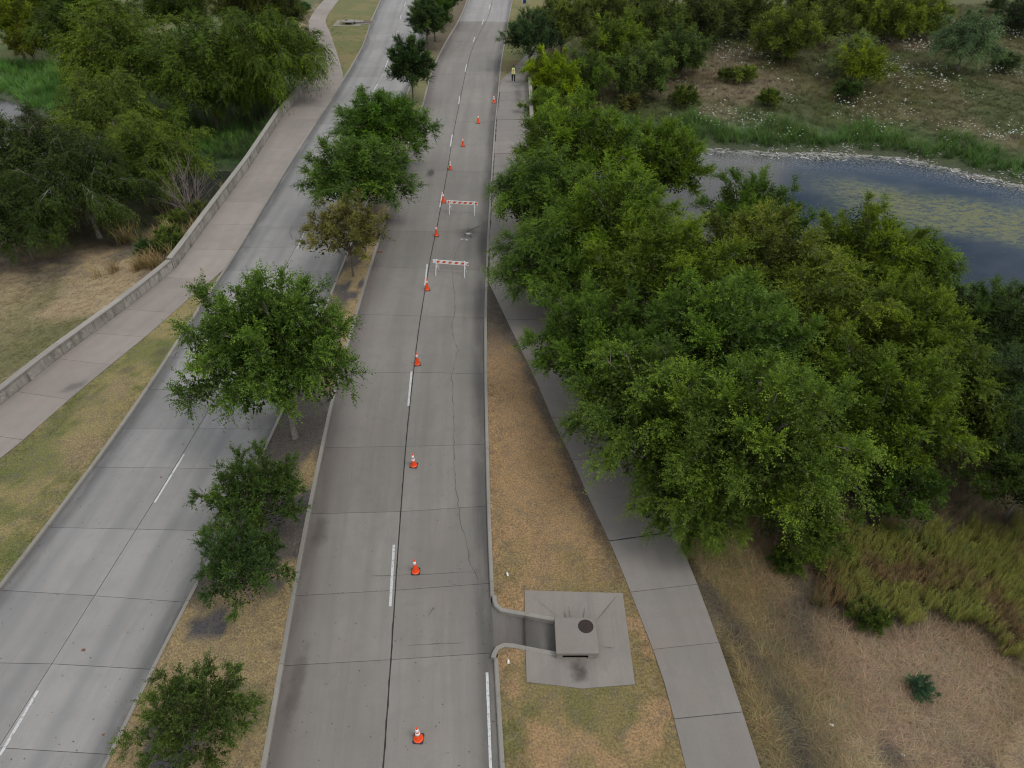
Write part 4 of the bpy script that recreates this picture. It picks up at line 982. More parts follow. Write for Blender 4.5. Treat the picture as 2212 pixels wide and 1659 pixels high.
# ------------------------------------------------------------------ tree builder
def unit(v): return v/np.maximum(np.linalg.norm(v, axis=-1, keepdims=True), 1e-9)
def tubes(paths, radii, sides):
    """paths (N,K,3), radii (N,K) -> verts, quads"""
    N, K, _ = paths.shape
    d = np.empty_like(paths); d[:, 1:-1] = paths[:, 2:]-paths[:, :-2]; d[:, 0] = paths[:, 1]-paths[:, 0]; d[:, -1] = paths[:, -1]-paths[:, -2]; d = unit(d)
    x = unit(np.cross(d, np.array([0.21, 0.34, 0.11])[None, None])); y = np.cross(d, x)
    t = np.arange(sides)*2*np.pi/sides
    V = paths[:, :, None] + (x[:, :, None]*np.cos(t)[None, None, :, None] + y[:, :, None]*np.sin(t)[None, None, :, None])*radii[:, :, None, None]
    idx = np.arange(N*K*sides).reshape(N, K, sides); a = idx[:, :-1]; b = idx[:, 1:]
    F = np.stack([a, np.roll(a, -1, 2), np.roll(b, -1, 2), b], -1).reshape(-1, 4)
    return V.reshape(-1, 3), F
def grow(seed, Rr, Ht, th, nb=36, ns=9, nsh=9, nl=11, ll=0.13, lw=0.055, grav=0.15, up=0.45, lo=-0.35, shl=0.75, subl=0.34, lump=0.22, filler=5000, fsz=0.22, trunks=1, tr=0.16, keep=1.0, leafdroop=0.2, zc=None, inner=0.45):
    g = np.random.default_rng(seed)
    zc = zc if zc is not None else th + (Ht-th)*0.42
    Rz = Ht - zc; W_v = []; W_f = []; off = 0
    def addw(P, rad, sides):
        nonlocal off
        v, f = tubes(P, rad, sides); W_v.append(v); W_f.append(f+off); off += len(v)
    # trunk(s)
    for k in range(trunks):
        az = g.uniform(0, 6.28); lean = 0.0 if trunks == 1 else 0.35*Rr
        t = np.linspace(0, 1, 7)[:, None]; top = np.array([math.cos(az)*lean, math.sin(az)*lean, zc*0.95])
        p = t*top[None] + np.stack([np.sin(t[:, 0]*3+az)*0.12*t[:, 0], np.cos(t[:, 0]*2.2+az)*0.1*t[:, 0], 0*t[:, 0]], 1)
        rad = tr/(trunks**0.5)*(1-0.62*t[:, 0]); rad[0] *= 1.5
        addw(p[None], rad[None], 9)
    # limbs
    i = np.arange(nb); az = i*2.39996 + g.uniform(-.3, .3, nb); sz = lo + (1-lo)*((i+0.5)/nb); sz = np.clip(sz + g.uniform(-.08, .08, nb), -0.95, 0.99)
    cz = np.sqrt(1-sz*sz); D = np.stack([cz*np.cos(az), cz*np.sin(az), sz], 1)
    lumpf = 1 - lump + 2*lump*g.random(nb)
    rzv = np.where(sz > 0, Rz, zc-th*0.75)
    T = D*np.stack([np.full(nb, Rr), np.full(nb, Rr), rzv], 1)*lumpf[:, None]*0.82; T[:, 2] += zc
    S0 = np.zeros((nb, 3)); S0[:, 2] = np.clip(th + (zc-th)*(0.15+0.8*g.random(nb))*np.clip(sz+0.6, 0.1, 1), th*0.85, zc)
    K = 7; t = np.linspace(0, 1, K)[None, :, None]
    mid = (S0+T)/2 + np.stack([0*az, 0*az, np.where(sz < 0.3, 0.30, 0.05)*Rr*(1 if grav < .3 else 1.4)*np.ones(nb)], 1) + g.normal(0, .08*Rr, (nb, 3))
    B = (1-t)**2*S0[:, None] + 2*t*(1-t)*mid[:, None] + t**2*T[:, None]
    addw(B, (tr*0.42*(1-0.82*t[:, :, 0]))*np.ones((nb, 1)), 5)
    # sub-branches
    n = nb*ns; bi = np.repeat(i, ns); tt = inner + (1-inner)*g.random(n)**0.8; tt[::ns] = 0.97
    def bez(tq): tq = tq[:, None]; return (1-tq)**2*S0[bi] + 2*tq*(1-tq)*mid[bi] + tq**2*T[bi]
    s0 = bez(tt); bd = unit(bez(np.minimum(tt+.05, 1.05))-s0); rad_out = unit(s0 - np.array([0, 0, zc*0.85])[None])
    sd_ = unit(bd*0.55 + rad_out*0.55 + g.normal(0, .55, (n, 3)) + np.array([0, 0, up])[None])
    sl_ = subl*Rr*g.uniform(.55, 1.1, n)*(1.15-0.45*tt)
    K2 = 5; t2 = np.linspace(0, 1, K2)[None, :, None]
    droop = np.array([0, 0, -1])[None, None]*grav*(t2**2)*sl_[:, None, None]*1.6
    SB = s0[:, None] + sd_[:, None]*sl_[:, None, None]*t2 + droop
    addw(SB, (tr*0.12*(1-0.8*t2[:, :, 0]))*np.ones((n, 1)), 3)
    # shoots
    m = n*nsh; si = np.repeat(np.arange(n), nsh); ts = 0.15 + 0.85*g.random(m); ts[::nsh] = 1.0
    tq = ts[:, None]; q0 = s0[si] + sd_[si]*sl_[si, None]*tq + np.array([0, 0, -1])[None]*grav*tq**2*sl_[si, None]*1.6
    tg = unit(sd_[si] + np.array([0, 0, -1])[None]*grav*2*tq*1.6)
    qd = unit(tg*0.75 + g.normal(0, .62, (m, 3)) + np.array([0, 0, up*0.55])[None] + rad_out[si]*0.25)
    ql = shl*g.uniform(.45, 1.15, m); kp = g.random(m) < keep
    q0 = q0[kp]; qd = qd[kp]; ql = ql[kp]; m = len(q0); stint = g.random(m)
    # leaves
    tl = np.linspace(.12, 1.0, nl)[None] + g.uniform(-.04, .04, (m, nl))
    P = q0[:, None] + qd[:, None]*(ql[:, None]*tl)[..., None] + np.array([0, 0, -1])[None, None]*((grav*1.1+.05)*ql[:, None]*tl**2)[..., None]
    td = unit(qd[:, None] + np.array([0, 0, -1])[None, None]*(2*(grav*1.1+.05)*tl)[..., None])
    side = unit(np.cross(td, unit(np.array([0, 0, 1.0])[None, None] + g.normal(0, .35, (m, 1, 3)))))*np.where(np.arange(nl) % 2, 1, -1)[None, :, None]
    la = unit(td*0.75 + side*0.85 + g.normal(0, .28, (m, nl, 3)) + np.array([0, 0, -leafdroop])[None, None])
    nrm = unit(np.cross(td, side)*np.where(np.arange(nl) % 2, 1, -1)[None, :, None] + g.normal(0, .45, (m, nl, 3)))
    wd = unit(np.cross(la, nrm)); sc = g.uniform(.7, 1.2, (m, nl))*(1.1-0.35*tl)
    L = (ll*sc)[..., None]; Wd = (lw*sc)[..., None]
    up2 = np.cross(wd, la)
    v0 = P; v1 = P + la*L*.45 + wd*Wd*.5 + up2*L*.06; v2 = P + la*L - up2*L*.08; v3 = P + la*L*.45 - wd*Wd*.5 + up2*L*.06
    LV = np.stack([v0, v1, v2, v3], 2).reshape(-1, 3); LF = np.arange(len(LV)).reshape(-1, 4)
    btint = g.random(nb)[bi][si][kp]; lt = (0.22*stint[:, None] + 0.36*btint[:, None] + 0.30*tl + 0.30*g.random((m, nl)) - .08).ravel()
    if filler:
        u = unit(g.normal(0, 1, (filler, 3))); rr = g.random(filler)**(1/2.4)*0.77
        bi2 = np.argmax(u @ D.T, 1); C = u*np.stack([np.full(filler, Rr)]*2 + [np.where(u[:, 2] > 0, Rz, zc-th*0.8)], 1)*(rr*lumpf[bi2])[:, None]; C[:, 2] += zc
        okk = u[:, 2] > lo-0.15; C = C[okk]; nf = len(C)
        a1 = unit(g.normal(0, 1, (nf, 3))); a2 = unit(np.cross(a1, g.normal(0, 1, (nf, 3)))); fs = fsz*g.uniform(.6, 1.3, nf)[:, None]
        fv = np.stack([C-a1*fs*.5, C+a2*fs*.3, C+a1*fs*.5, C-a2*fs*.3], 1).reshape(-1, 3)
        LF = np.concatenate([LF, np.arange(len(fv)).reshape(-1, 4)+len(LV)]); LV = np.concatenate([LV, fv]); lt = np.concatenate([lt, g.random(nf)*.25])  # inner leaves tinted dark: crown shade put into their colour
    wood = np_mesh('trunk', np.concatenate(W_v), np.concatenate(W_f), None, smooth=True)
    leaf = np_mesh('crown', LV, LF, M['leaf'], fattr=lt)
    return dict(wood=wood, leaf=leaf, R=Rr, H=Ht, zc=zc)
PT = {}
PT['elm_a'] = grow(11, 4.5, 9.5, 1.8, nb=38, ns=10, nsh=15, nl=12, up=0.6, grav=.14, lump=.22, filler=12000, tr=.17, ll=.14, lw=.07, shl=.95, subl=.30)
PT['elm_b'] = grow(12, 4.5, 9.0, 1.8, nb=36, ns=10, nsh=15, nl=12, up=0.75, grav=.10, lump=.24, filler=12000, tr=.17, shl=.9, ll=.14, lw=.07, subl=.30)
PT['elm_c'] = grow(13, 4.5, 8.4, 1.6, nb=36, ns=10, nsh=14, nl=12, up=0.35, grav=.24, lump=.22, filler=12000, lo=-.45, tr=.17, shl=1.0, ll=.14, lw=.07, subl=.32)
PT['bushy'] = grow(15, 4.5, 7.2, .4, nb=38, ns=9, nsh=13, nl=11, up=0.55, grav=.08, lump=.30, filler=9000, lo=-.75, tr=.14, ll=.17, lw=.08, shl=.8, zc=3.1)
PT['cedar_elm'] = grow(14, 4.3, 7.6, 1.5, nb=34, ns=11, nsh=15, nl=11, up=0.42, grav=.14, lump=.22, filler=12000, lo=-.32, tr=.13, ll=.14, lw=.07, shl=.80, inner=.35)
PT['willow_a'] = grow(21, 4.5, 8.5, 1.5, nb=40, ns=10, nsh=12, nl=10, up=0.12, grav=.48, lump=.30, filler=8500, lo=-.45, ll=.22, lw=.055, shl=1.0, leafdroop=.7)
PT['willow_b'] = grow(22, 4.5, 8.0, 1.5, nb=40, ns=10, nsh=11, nl=10, up=0.28, grav=.28, lump=.34, filler=8500, lo=-.45, ll=.20, lw=.060, shl=1.0, leafdroop=.5)
PT['oval'] = grow(31, 2.5, 6.6, 1.7, nb=40, ns=9, nsh=10, nl=10, up=0.85, grav=.02, lump=.13, filler=7000, lo=-.6, ll=.13, lw=.06, shl=.50, tr=.10, fsz=.2, zc=3.7)
PT['sparse'] = grow(41, 2.6, 5.4, 1.3, nb=28, ns=10, nsh=13, nl=9, up=0.5, grav=.06, lump=.30, filler=1500, lo=-.3, ll=.09, lw=.055, shl=.45, tr=.06, keep=.85, inner=.3)
PT['oakling'] = grow(42, 2.5, 4.0, .6, nb=32, ns=9, nsh=9, nl=10, up=0.35, grav=.06, lump=.34, filler=2600, lo=-.25, ll=.095, lw=.06, shl=.42, tr=.06, fsz=.14, inner=.3, zc=1.8)
PT['bush'] = grow(51, 1.6, 2.4, .15, nb=26, ns=7, nsh=8, nl=9, up=0.5, grav=.1, lump=.25, filler=2500, lo=-.1, ll=.12, lw=.055, shl=.45, tr=.05, fsz=.18, zc=.9, trunks=3)
PT['thicket'] = grow(52, 2.4, 4.4, .3, nb=30, ns=8, nsh=8, nl=9, up=0.7, grav=.08, lump=.3, filler=3600, lo=-.3, ll=.14, lw=.055, shl=.6, tr=.06, fsz=.2, zc=1.9, trunks=3)
NTREE = {}
def put_tree(kind, x, y, z, s, rz, color, label, cat='tree', name='tree', group=None, bark='bark', sz=1.0):
    p = PT[kind]; T = empty(name, (x, y, z), rz); T.scale = (s, s, s*sz); tag(T, label, cat, group)
    w = bpy.data.objects.new('trunk' if cat != 'shrub' else 'stem', p['wood']); link(w, T)
    if not len(p['wood'].materials): p['wood'].materials.append(M['bark'])
    w.material_slots[0].link = 'OBJECT'; w.material_slots[0].material = M[bark]
    color = (color[0]*1.36, color[1]*1.38, color[2]*1.15)
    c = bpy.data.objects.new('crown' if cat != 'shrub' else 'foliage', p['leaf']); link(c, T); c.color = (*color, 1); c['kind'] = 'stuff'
    return T
def crown_at(kind, cx, cy, rpx, color, label, rz=None, sz=1.0, sx=1.0, **kw):
    """place a tree so its crown's middle is seen at (cx, cy) with radius rpx in the photograph"""
    p = PT[kind]; z = 3.0; s = 1.0
    for _ in range(12):
        x, y = at(cx, cy, z); s = rpx/FP*depth_at(x, y, z)/p['R']; g = h_at(x, y); z = 0.5*z + 0.5*(g + p['zc']*s*sz)
    return put_tree(kind, x, y, h_at(x, y)-0.05, s, rz if rz is not None else random.uniform(0, 6.28), color, label, sz=sz, **kw)
def base_at(kind, bx, by, R_, H_, color, label, rz=0, **kw):
    x, y = at(bx, by, 0.15); p = PT[kind]; s = R_/p['R']; return put_tree(kind, x, y, 0.10, s, rz, color, label, sz=H_/(p['H']*s), **kw)
G1 = (0.050, 0.085, 0.020); G2 = (0.062, 0.098, 0.018); G3 = (0.040, 0.070, 0.022); GD = (0.030, 0.050, 0.018); GY = (0.085, 0.110, 0.018); GO = (0.070, 0.085, 0.022); GB = (0.045, 0.080, 0.045)
TM = 'trees in the median'
base_at('oakling', 455, 1605, 1.95, 3.6, (0.044,0.066,0.022), 'small spreading leafy tree at the bottom of the median nearest the camera', 0.4, group=TM)
base_at('oakling', 545, 1296, 1.75, 4.2, (0.034,0.060,0.022), 'thin half-bare young tree leaning over the left carriageway', 2.2, group=TM, bark='bark_pale')
base_at('oakling', 575, 1152, 2.3, 4.4, (0.040,0.066,0.020), 'compact dark green tree just beyond the half-bare one in the median', 1.2, group=TM)
base_at('cedar_elm', 638, 945, 4.0, 9.3, (0.056,0.094,0.024), 'large spreading green median tree with its forked trunk visible', 4.1, group=TM, bark='bark_pale')
base_at('sparse', 763, 597, 2.8, 5.3, (0.092,0.088,0.036), 'thin median tree turned yellow-brown', 0.3, group=TM)
base_at('cedar_elm', 786, 486, 4.2, 6.8, (0.052,0.090,0.024), 'bright green wide median tree touching the yellow-brown one', 1.3, group=TM)
base_at('cedar_elm', 836, 372, 4.3, 7.0, (0.046,0.088,0.018), 'rounded green median tree behind the wide bright green one', 0.7, group=TM)
base_at('oval', 893, 222, 2.55, 6.7, (0.028,0.050,0.020), 'dark oval median tree with a bare straight trunk', 0.2, group=TM)
base_at('oval', 925, 108, 2.5, 6.2, (0.038,0.062,0.028), 'dark round median tree beyond the oval one', 1.4, group=TM)
base_at('oval', 940, 90, 2.7, 6.6, (0.036,0.070,0.020), 'green median tree pressed against the far round one', 3.4, group=TM)
base_at('oval', 962, 55, 2.7, 6.6, (0.034,0.066,0.018), 'median tree at the top edge before the road bend', 5.0, group=TM)
# right-hand trees
TR_ = 'elm thicket between the right walkway and the pond'
RT = [('elm_a',1250,345,135,G2,'bright elm at the upper end of the thicket beside the bridge parapet'),
 ('elm_c',1175,430,118,G1,'elm overhanging the walkway opposite the far barricade'),
 ('elm_b',1425,365,112,G2,'light elm at the thicket edge nearest the far bank'),
 ('elm_a',1330,505,150,G2,'elm in the thicket opposite the crack in the road'),
 ('elm_b',1625,485,115,G1,'elm whose crown pokes out over the left end of the pond'),
 ('elm_c',1195,580,128,G1,'elm overhanging the walkway opposite the near barricade'),
 ('elm_b',1445,620,170,(0.066,0.096,0.018),'broad elm in the middle of the thicket'),
 ('elm_a',1650,590,150,GO,'olive-tinted elm behind the middle of the thicket'),
 ('elm_b',1290,760,150,G1,'elm shading the point where the walkway leaves the road'),
 ('elm_a',1860,560,120,(0.066,0.095,0.016),'elm with ragged top against the pond reflection'),
 ('elm_c',1975,585,100,G2,'rounded elm at the pond edge, rightmost against the blue water'),
 ('elm_a',1560,770,190,G1,'large elm with pale bare branches showing in its crown'),
 ('elm_c',1770,720,170,(0.066,0.090,0.018),'elm right of the one with pale branches'),
 ('elm_b',1950,740,150,(0.062,0.088,0.016),'yellowish elm above the tall weeds and below the pond corner'),
 ('elm_c',1410,890,185,(0.056,0.088,0.022),'front elm throwing long wispy shoots over the walkway'),
 ('elm_a',1620,960,215,(0.060,0.092,0.022),'nearest and largest elm at the foot of the thicket'),
 ('elm_b',1880,900,170,(0.052,0.080,0.016),'elm standing over the patch of tall weeds'),
 ('elm_c',2030,860,150,(0.054,0.078,0.016),'elm between the weeds and the dark right-hand trees'),
 ('elm_a',2150,720,120,GD,'dark tree at the right edge below the pond corner'),
 ('elm_c',2190,880,150,(0.026,0.044,0.018),'darkest tree at the right edge of the picture'),
 ('elm_b',2225,1040,110,(0.034,0.056,0.016),'low dark tree cut by the right edge above the weeds'),
 ('elm_c',1500,1075,125,(0.060,0.092,0.022),'lowest elm bough clump hanging by the end of the parapet'),
 ('thicket',1730,1130,100,(0.055,0.082,0.020),'leafy young elm beside the tall weeds'),
 ('thicket',1945,1060,90,(0.040,0.070,0.018),'dark leafy bush at the foot of the elms behind the weeds'),
]
for i, (k, cx, cy, r_, c_, lab) in enumerate(RT): crown_at(k, cx, cy, r_*1.03, c_, lab, rz=i*1.7, group=TR_, bark='bark_pale', cat='tree' if k != 'thicket' else 'young tree')
TU = 'trees along the walkway beyond the bridge'
for i, (k, cx, cy, r_, c_, lab) in enumerate([
 ('elm_b',1145,85,62,(0.026,0.044,0.024),'dark spiky tree leaning over the far right kerb'),
 ('elm_a',1215,50,68,(0.052,0.066,0.022),'olive tree behind the dark spiky roadside tree'),
 ('bushy',1190,165,58,(0.080,0.112,0.014),'bright lime-green tree beside the worker'),
 ('bushy',1268,170,58,(0.046,0.072,0.020),'green tree right of the lime-green one'),
 ('thicket',1180,235,48,(0.070,0.105,0.022),'pale shoots of a young tree over the far parapet'),
 ('bushy',1335,100,66,(0.056,0.080,0.018),'mid-green tree in the upper thicket beyond the bridge'),
 ('bushy',1385,160,66,(0.044,0.066,0.024),'grey-green tree at the edge of the dry clearing'),
 ('bushy',1415,62,72,(0.040,0.055,0.018),'dark olive tree in the upper thicket'),
 ('bushy',1470,120,62,(0.036,0.055,0.022),'dark bluish tree right of the grey-green one'),
 ('bushy',1515,45,70,(0.034,0.045,0.018),'very dark low tree at the back of the clearing'),
 ('bushy',1610,28,66,(0.038,0.050,0.018),'dark tree at the top edge left of the round tree'),
 ('bushy',1703,78,72,(0.054,0.068,0.018),'round olive tree standing alone in the far field'),
 ('thicket',1790,62,48,(0.046,0.060,0.020),'open bushy tree with bare stems right of the round tree'),
 ('bushy',1845,20,66,(0.044,0.058,0.018),'tree at the top edge above the open bushy one'),
 ('bushy',1915,45,64,(0.058,0.076,0.018),'yellow-green tree in the far row'),
 ('bushy',1985,35,60,(0.062,0.084,0.020),'rightmost light green tree of the far row'),
 ('thicket',1865,150,52,(0.080,0.102,0.018),'lime-green upright bush in the flowery field'),
 ('willow_b',1845,115,50,(0.080,0.105,0.052),'pale feathery shrub behind the lime-green upright bush'),
 ('willow_b',2092,88,66,(0.050,0.078,0.048),'teal feathery mesquite in the far right field'),
 ('bushy',2208,40,46,(0.018,0.028,0.018),'near-black shrub at the top right corner'),
 ('thicket',2155,12,20,(0.030,0.045,0.022),'small dark shrub far off near the top right corner'),
 ('bushy',1300,22,60,(0.050,0.062,0.022),'dull olive tree at the top edge right of the far path'),
 ('bushy',1375,0,55,(0.036,0.046,0.020),'dark tree cut by the top edge behind the upper thicket'),
 ('bushy',1750,0,55,(0.040,0.052,0.020),'dim tree cut by the top edge behind the round tree'),
 ]): crown_at(k, cx, cy, r_*1.05, tuple(q*1.3 for q in c_), lab, rz=i*2.3, group=TU)
# left-hand trees
TL_ = 'willows along the creek on the left'
for i, (k, cx, cy, r_, c_, lab) in enumerate([
 ('willow_a',575,120,118,(0.048,0.076,0.016),'big drooping willow hanging over the parapet end'),
 ('willow_b',440,160,125,(0.046,0.074,0.016),'drooping willow left of the big one by the parapet'),
 ('willow_a',505,180,80,(0.050,0.076,0.014),'lower drooping boughs of a willow above the green bank'),
 ('willow_b',265,130,130,(0.064,0.092,0.018),'yellow-green willow left of the creek bend'),
 ('elm_c',195,75,110,(0.034,0.056,0.012),'dark dense tree behind the yellow-green willow'),
 ('willow_a',235,265,120,(0.070,0.098,0.024),'grey-green willow leaning towards the creek'),
 ('willow_b',330,345,105,(0.064,0.094,0.020),'willow with feathery tips above the dead shrub'),
 ('willow_b',60,360,130,(0.030,0.044,0.016),'dark willow with bare grey branches at the left edge'),
 ('willow_a',170,400,125,(0.028,0.044,0.014),'dark leaning tree over the near creek bank'),
 ('willow_b',30,470,105,(0.028,0.046,0.014),'dark low tree at the left edge above the dry grass'),
 ('elm_b',20,45,75,(0.090,0.115,0.020),'sunlit yellow-green tree in the top left corner'),  # sunlight on this tree is put into its leaf colour
 ('elm_a',110,20,70,(0.052,0.070,0.016),'olive tree at the top edge near the left corner'),
 ('elm_b',60,95,45,(0.075,0.085,0.018),'small yellowing tree at the edge of the green marsh'),
 ('elm_c',375,15,75,(0.036,0.055,0.012),'dark tree at the top edge beside the sunny clearing'),
 ('elm_a',530,20,75,(0.044,0.052,0.016),'brownish olive tree at the top edge behind the big willow'),
 ('elm_c',605,25,55,(0.038,0.050,0.016),'dull tree near the far left path'),
 ('willow_b',640,100,50,(0.044,0.066,0.012),'willow boughs brushing over the far left walkway')]):
    crown_at(k, cx, cy, r_*1.03, c_, lab, rz=i*1.9+.5, group=TL_, bark='bark_pale' if i in (7, 8) else 'bark')
SH = 'shrubs and bushes'
for i, (k, cx, cy, r_, c_, lab) in enumerate([
 ('bush',368,522,36,(0.050,0.075,0.022),'leafy bush against the outside of the left parapet'),
 ('bush',320,540,26,(0.024,0.055,0.022),'small dark bluish bush on the dry grass left of the parapet'),
 ('bush',380,480,34,(0.060,0.080,0.024),'mid-green bush behind the dry reeds by the parapet'),
 ('bush',430,460,30,(0.050,0.060,0.022),'bush between the dead shrub and the parapet'),
 ('bush',655,20,16,(0.020,0.060,0.028),'small blue-green bush beside the far left path'),
 ('thicket',1990,1487,30,(0.042,0.086,0.062),'isolated teal bush in the brown field at bottom right'),
 ('bush',1880,1335,40,(0.042,0.062,0.018),'feathery green bush at the lower edge of the tall weeds'),
 ('bush',1610,165,26,(0.085,0.110,0.030),'slim light sapling in the pale dry clearing'),
 ('bush',1660,215,26,(0.055,0.080,0.018),'low green clump beside the upright bush in the field'),
 ('bush',1570,165,20,(0.05,0.07,0.02),'small dark clump at the edge of the dry clearing'),
 ('bush',2170,140,28,(0.045,0.065,0.035),'dusty green clump at the right edge of the flowery field'),
 ('bush',1480,215,32,(0.05,0.07,0.02),'tangled bush above the left end of the pond'),
 ('bush',1830,200,30,(0.03,0.05,0.018),'dark bush under the lime-green upright bush'),
 ('bush',1360,225,26,(0.07,0.07,0.03),'brownish bush behind the thicket near the bridge end'),
 ('bush',1700,1215,36,(0.05,0.078,0.02),'round leafy clump between the dead twigs and the weeds'),
 ]): crown_at(k, cx, cy, r_, c_, lab, rz=i*1.1, cat='shrub', name='shrub', group=SH)
# dead shrub by the creek, bare branches in the dark willow
def bare(name, label, cx, cy, R_, H_, z=None, seed=3, nb=26, mat='bark_pale', cat='dead shrub', rpx=None):
    x, y = at(cx, cy, z if z is not None else -2.0); z0 = h_at(x, y) if z is None else z
    g = np.random.default_rng(seed); P = []; Rd = []
    for i in range(nb):
        az = g.uniform(0, 6.28); el = g.uniform(.35, 1.4); d = np.array([math.cos(az)*math.cos(el)*R_, math.sin(az)*math.cos(el)*R_, math.sin(el)*H_])
        t = np.linspace(0, 1, 6)[:, None]; w = g.normal(0, .05*R_, (6, 3))*t; p = t*d + w; P.append(p); Rd.append(.035*(1-.85*t[:, 0]))
        for k in range(5):
            q = p[g.integers(2, 5)]; dd = d*g.uniform(.25, .5) + g.normal(0, .25*R_, 3); pp = q + np.linspace(0, 1, 6)[:, None]*dd; P.append(pp); Rd.append(.016*(1-.7*t[:, 0]))
    v, f = tubes(np.array(P), np.array(Rd), 3)
    T = tag(empty(name, (x, y, z0)), label, cat); link(bpy.data.objects.new('branches', np_mesh('branches', v, f, M[mat])), T); return T
M['deadwood'] = plain('deadwood', (0.30, 0.245, 0.225), 0.9)
bare('dead_shrub', 'leafless greyish-pink shrub by the creek beyond the left parapet', 412, 462, 2.8, 4.8, mat='deadwood', nb=30)
bare('dead_branches', 'bare grey boughs sticking out of the dark tree at the left edge', 35, 305, 3.6, 2.4, z=2.2, seed=8, nb=7, mat='deadwood', cat='dead boughs')
bare('dead_branches', 'heap of dry twigs at the foot of the nearest elm', 1645, 1185, 1.0, 0.7, seed=9, nb=16, mat='deadwood', cat='brushwood')
bare('dead_shrub', 'pale dry stalks in the far clearing right of the worker', 1310, 285, 1.8, 1.6, seed=12, nb=18, mat='deadwood')

# ------------------------------------------------------------------ ground cover (instanced blades)
def tuft(name, seed, n, h0, h1, w, splay, seg=3, curl=.5, rad=.03):
    g = np.random.default_rng(seed); V = []; F = []; tn = []
    for i in range(n):
        az = g.uniform(0, 6.28); h = g.uniform(h0, h1); sp_ = g.uniform(.2, 1)*splay; d = np.array([math.cos(az), math.sin(az), 0]); s = np.array([-d[1], d[0], 0])
        o = np.array([g.normal(0, rad), g.normal(0, rad), -0.01]); b = len(V); tv = g.random()
        for k in range(seg+1):
            t = k/seg; p = o + d*h*sp_*(t + curl*t*t) + np.array([0, 0, h*t*(1-.25*splay*t)]); ww = w*(1-t**1.6)*.5 + .0005
            V += [p-s*ww, p+s*ww]
        for k in range(seg): F.append((b+2*k, b+2*k+1, b+2*k+3, b+2*k+2)); tn.append(min(1, tv*.7+.3*(k/seg)))
    me = np_mesh(name, np.array(V), np.array(F), M['blade'], fattr=np.array(tn)); return bpy.data.objects.new(name, me)
def stalk(name, seed, n, h0, h1, leaf=.11):
    """tall leafy weed: stems with short leaves all the way up"""
    g = np.random.default_rng(seed); V = []; F = []; tn = []
    for i in range(n):
        az = g.uniform(0, 6.28); h = g.uniform(h0, h1); lean = g.uniform(0, .25); o = np.array([g.normal(0, .10), g.normal(0, .10), 0]); d = np.array([math.cos(az)*lean, math.sin(az)*lean, 1])
        b = len(V); V += [o-[.004, 0, 0], o+[.004, 0, 0], o+d*h+[.002, 0, 0], o+d*h-[.002, 0, 0]]; F.append((b, b+1, b+2, b+3)); tn.append(.15)
        m = int(h*18)
        for k in range(m):
            t = .3 + .7*k/m; a = k*2.4+az; q = o + d*h*t; e = np.array([math.cos(a), math.sin(a), .45]); s = np.array([-math.sin(a), math.cos(a), 0]); L = leaf*g.uniform(.6, 1.2)*(1.15-.5*t)
            b = len(V); V += [q, q+e*L*.5+s*L*.16, q+e*L, q+e*L*.5-s*L*.16]; F.append((b, b+1, b+2, b+3)); tn.append(.3+.7*t*g.uniform(.7, 1))
    me = np_mesh(name, np.array(V), np.array(F), M['blade'], fattr=np.array(tn)); return bpy.data.objects.new(name, me)
def umbel(name, seed):
    g = np.random.default_rng(seed); V = []; F = []; tn = []
    for i in range(4):
        c = np.array([g.normal(0, .35), g.normal(0, .16), g.uniform(.45, .75)]); r = g.uniform(.035, .065); b = len(V)
        for k in range(6): V.append(c + [r*math.cos(k*1.047), r*math.sin(k*1.047), g.uniform(-.01, .01)])
        F += [(b, b+1, b+2, b+3), (b, b+3, b+4, b+5)]; tn += [1, 1]
    me = np_mesh(name, np.array(V), np.array(F), M['blade'], fattr=np.array(tn)); return bpy.data.objects.new(name, me)
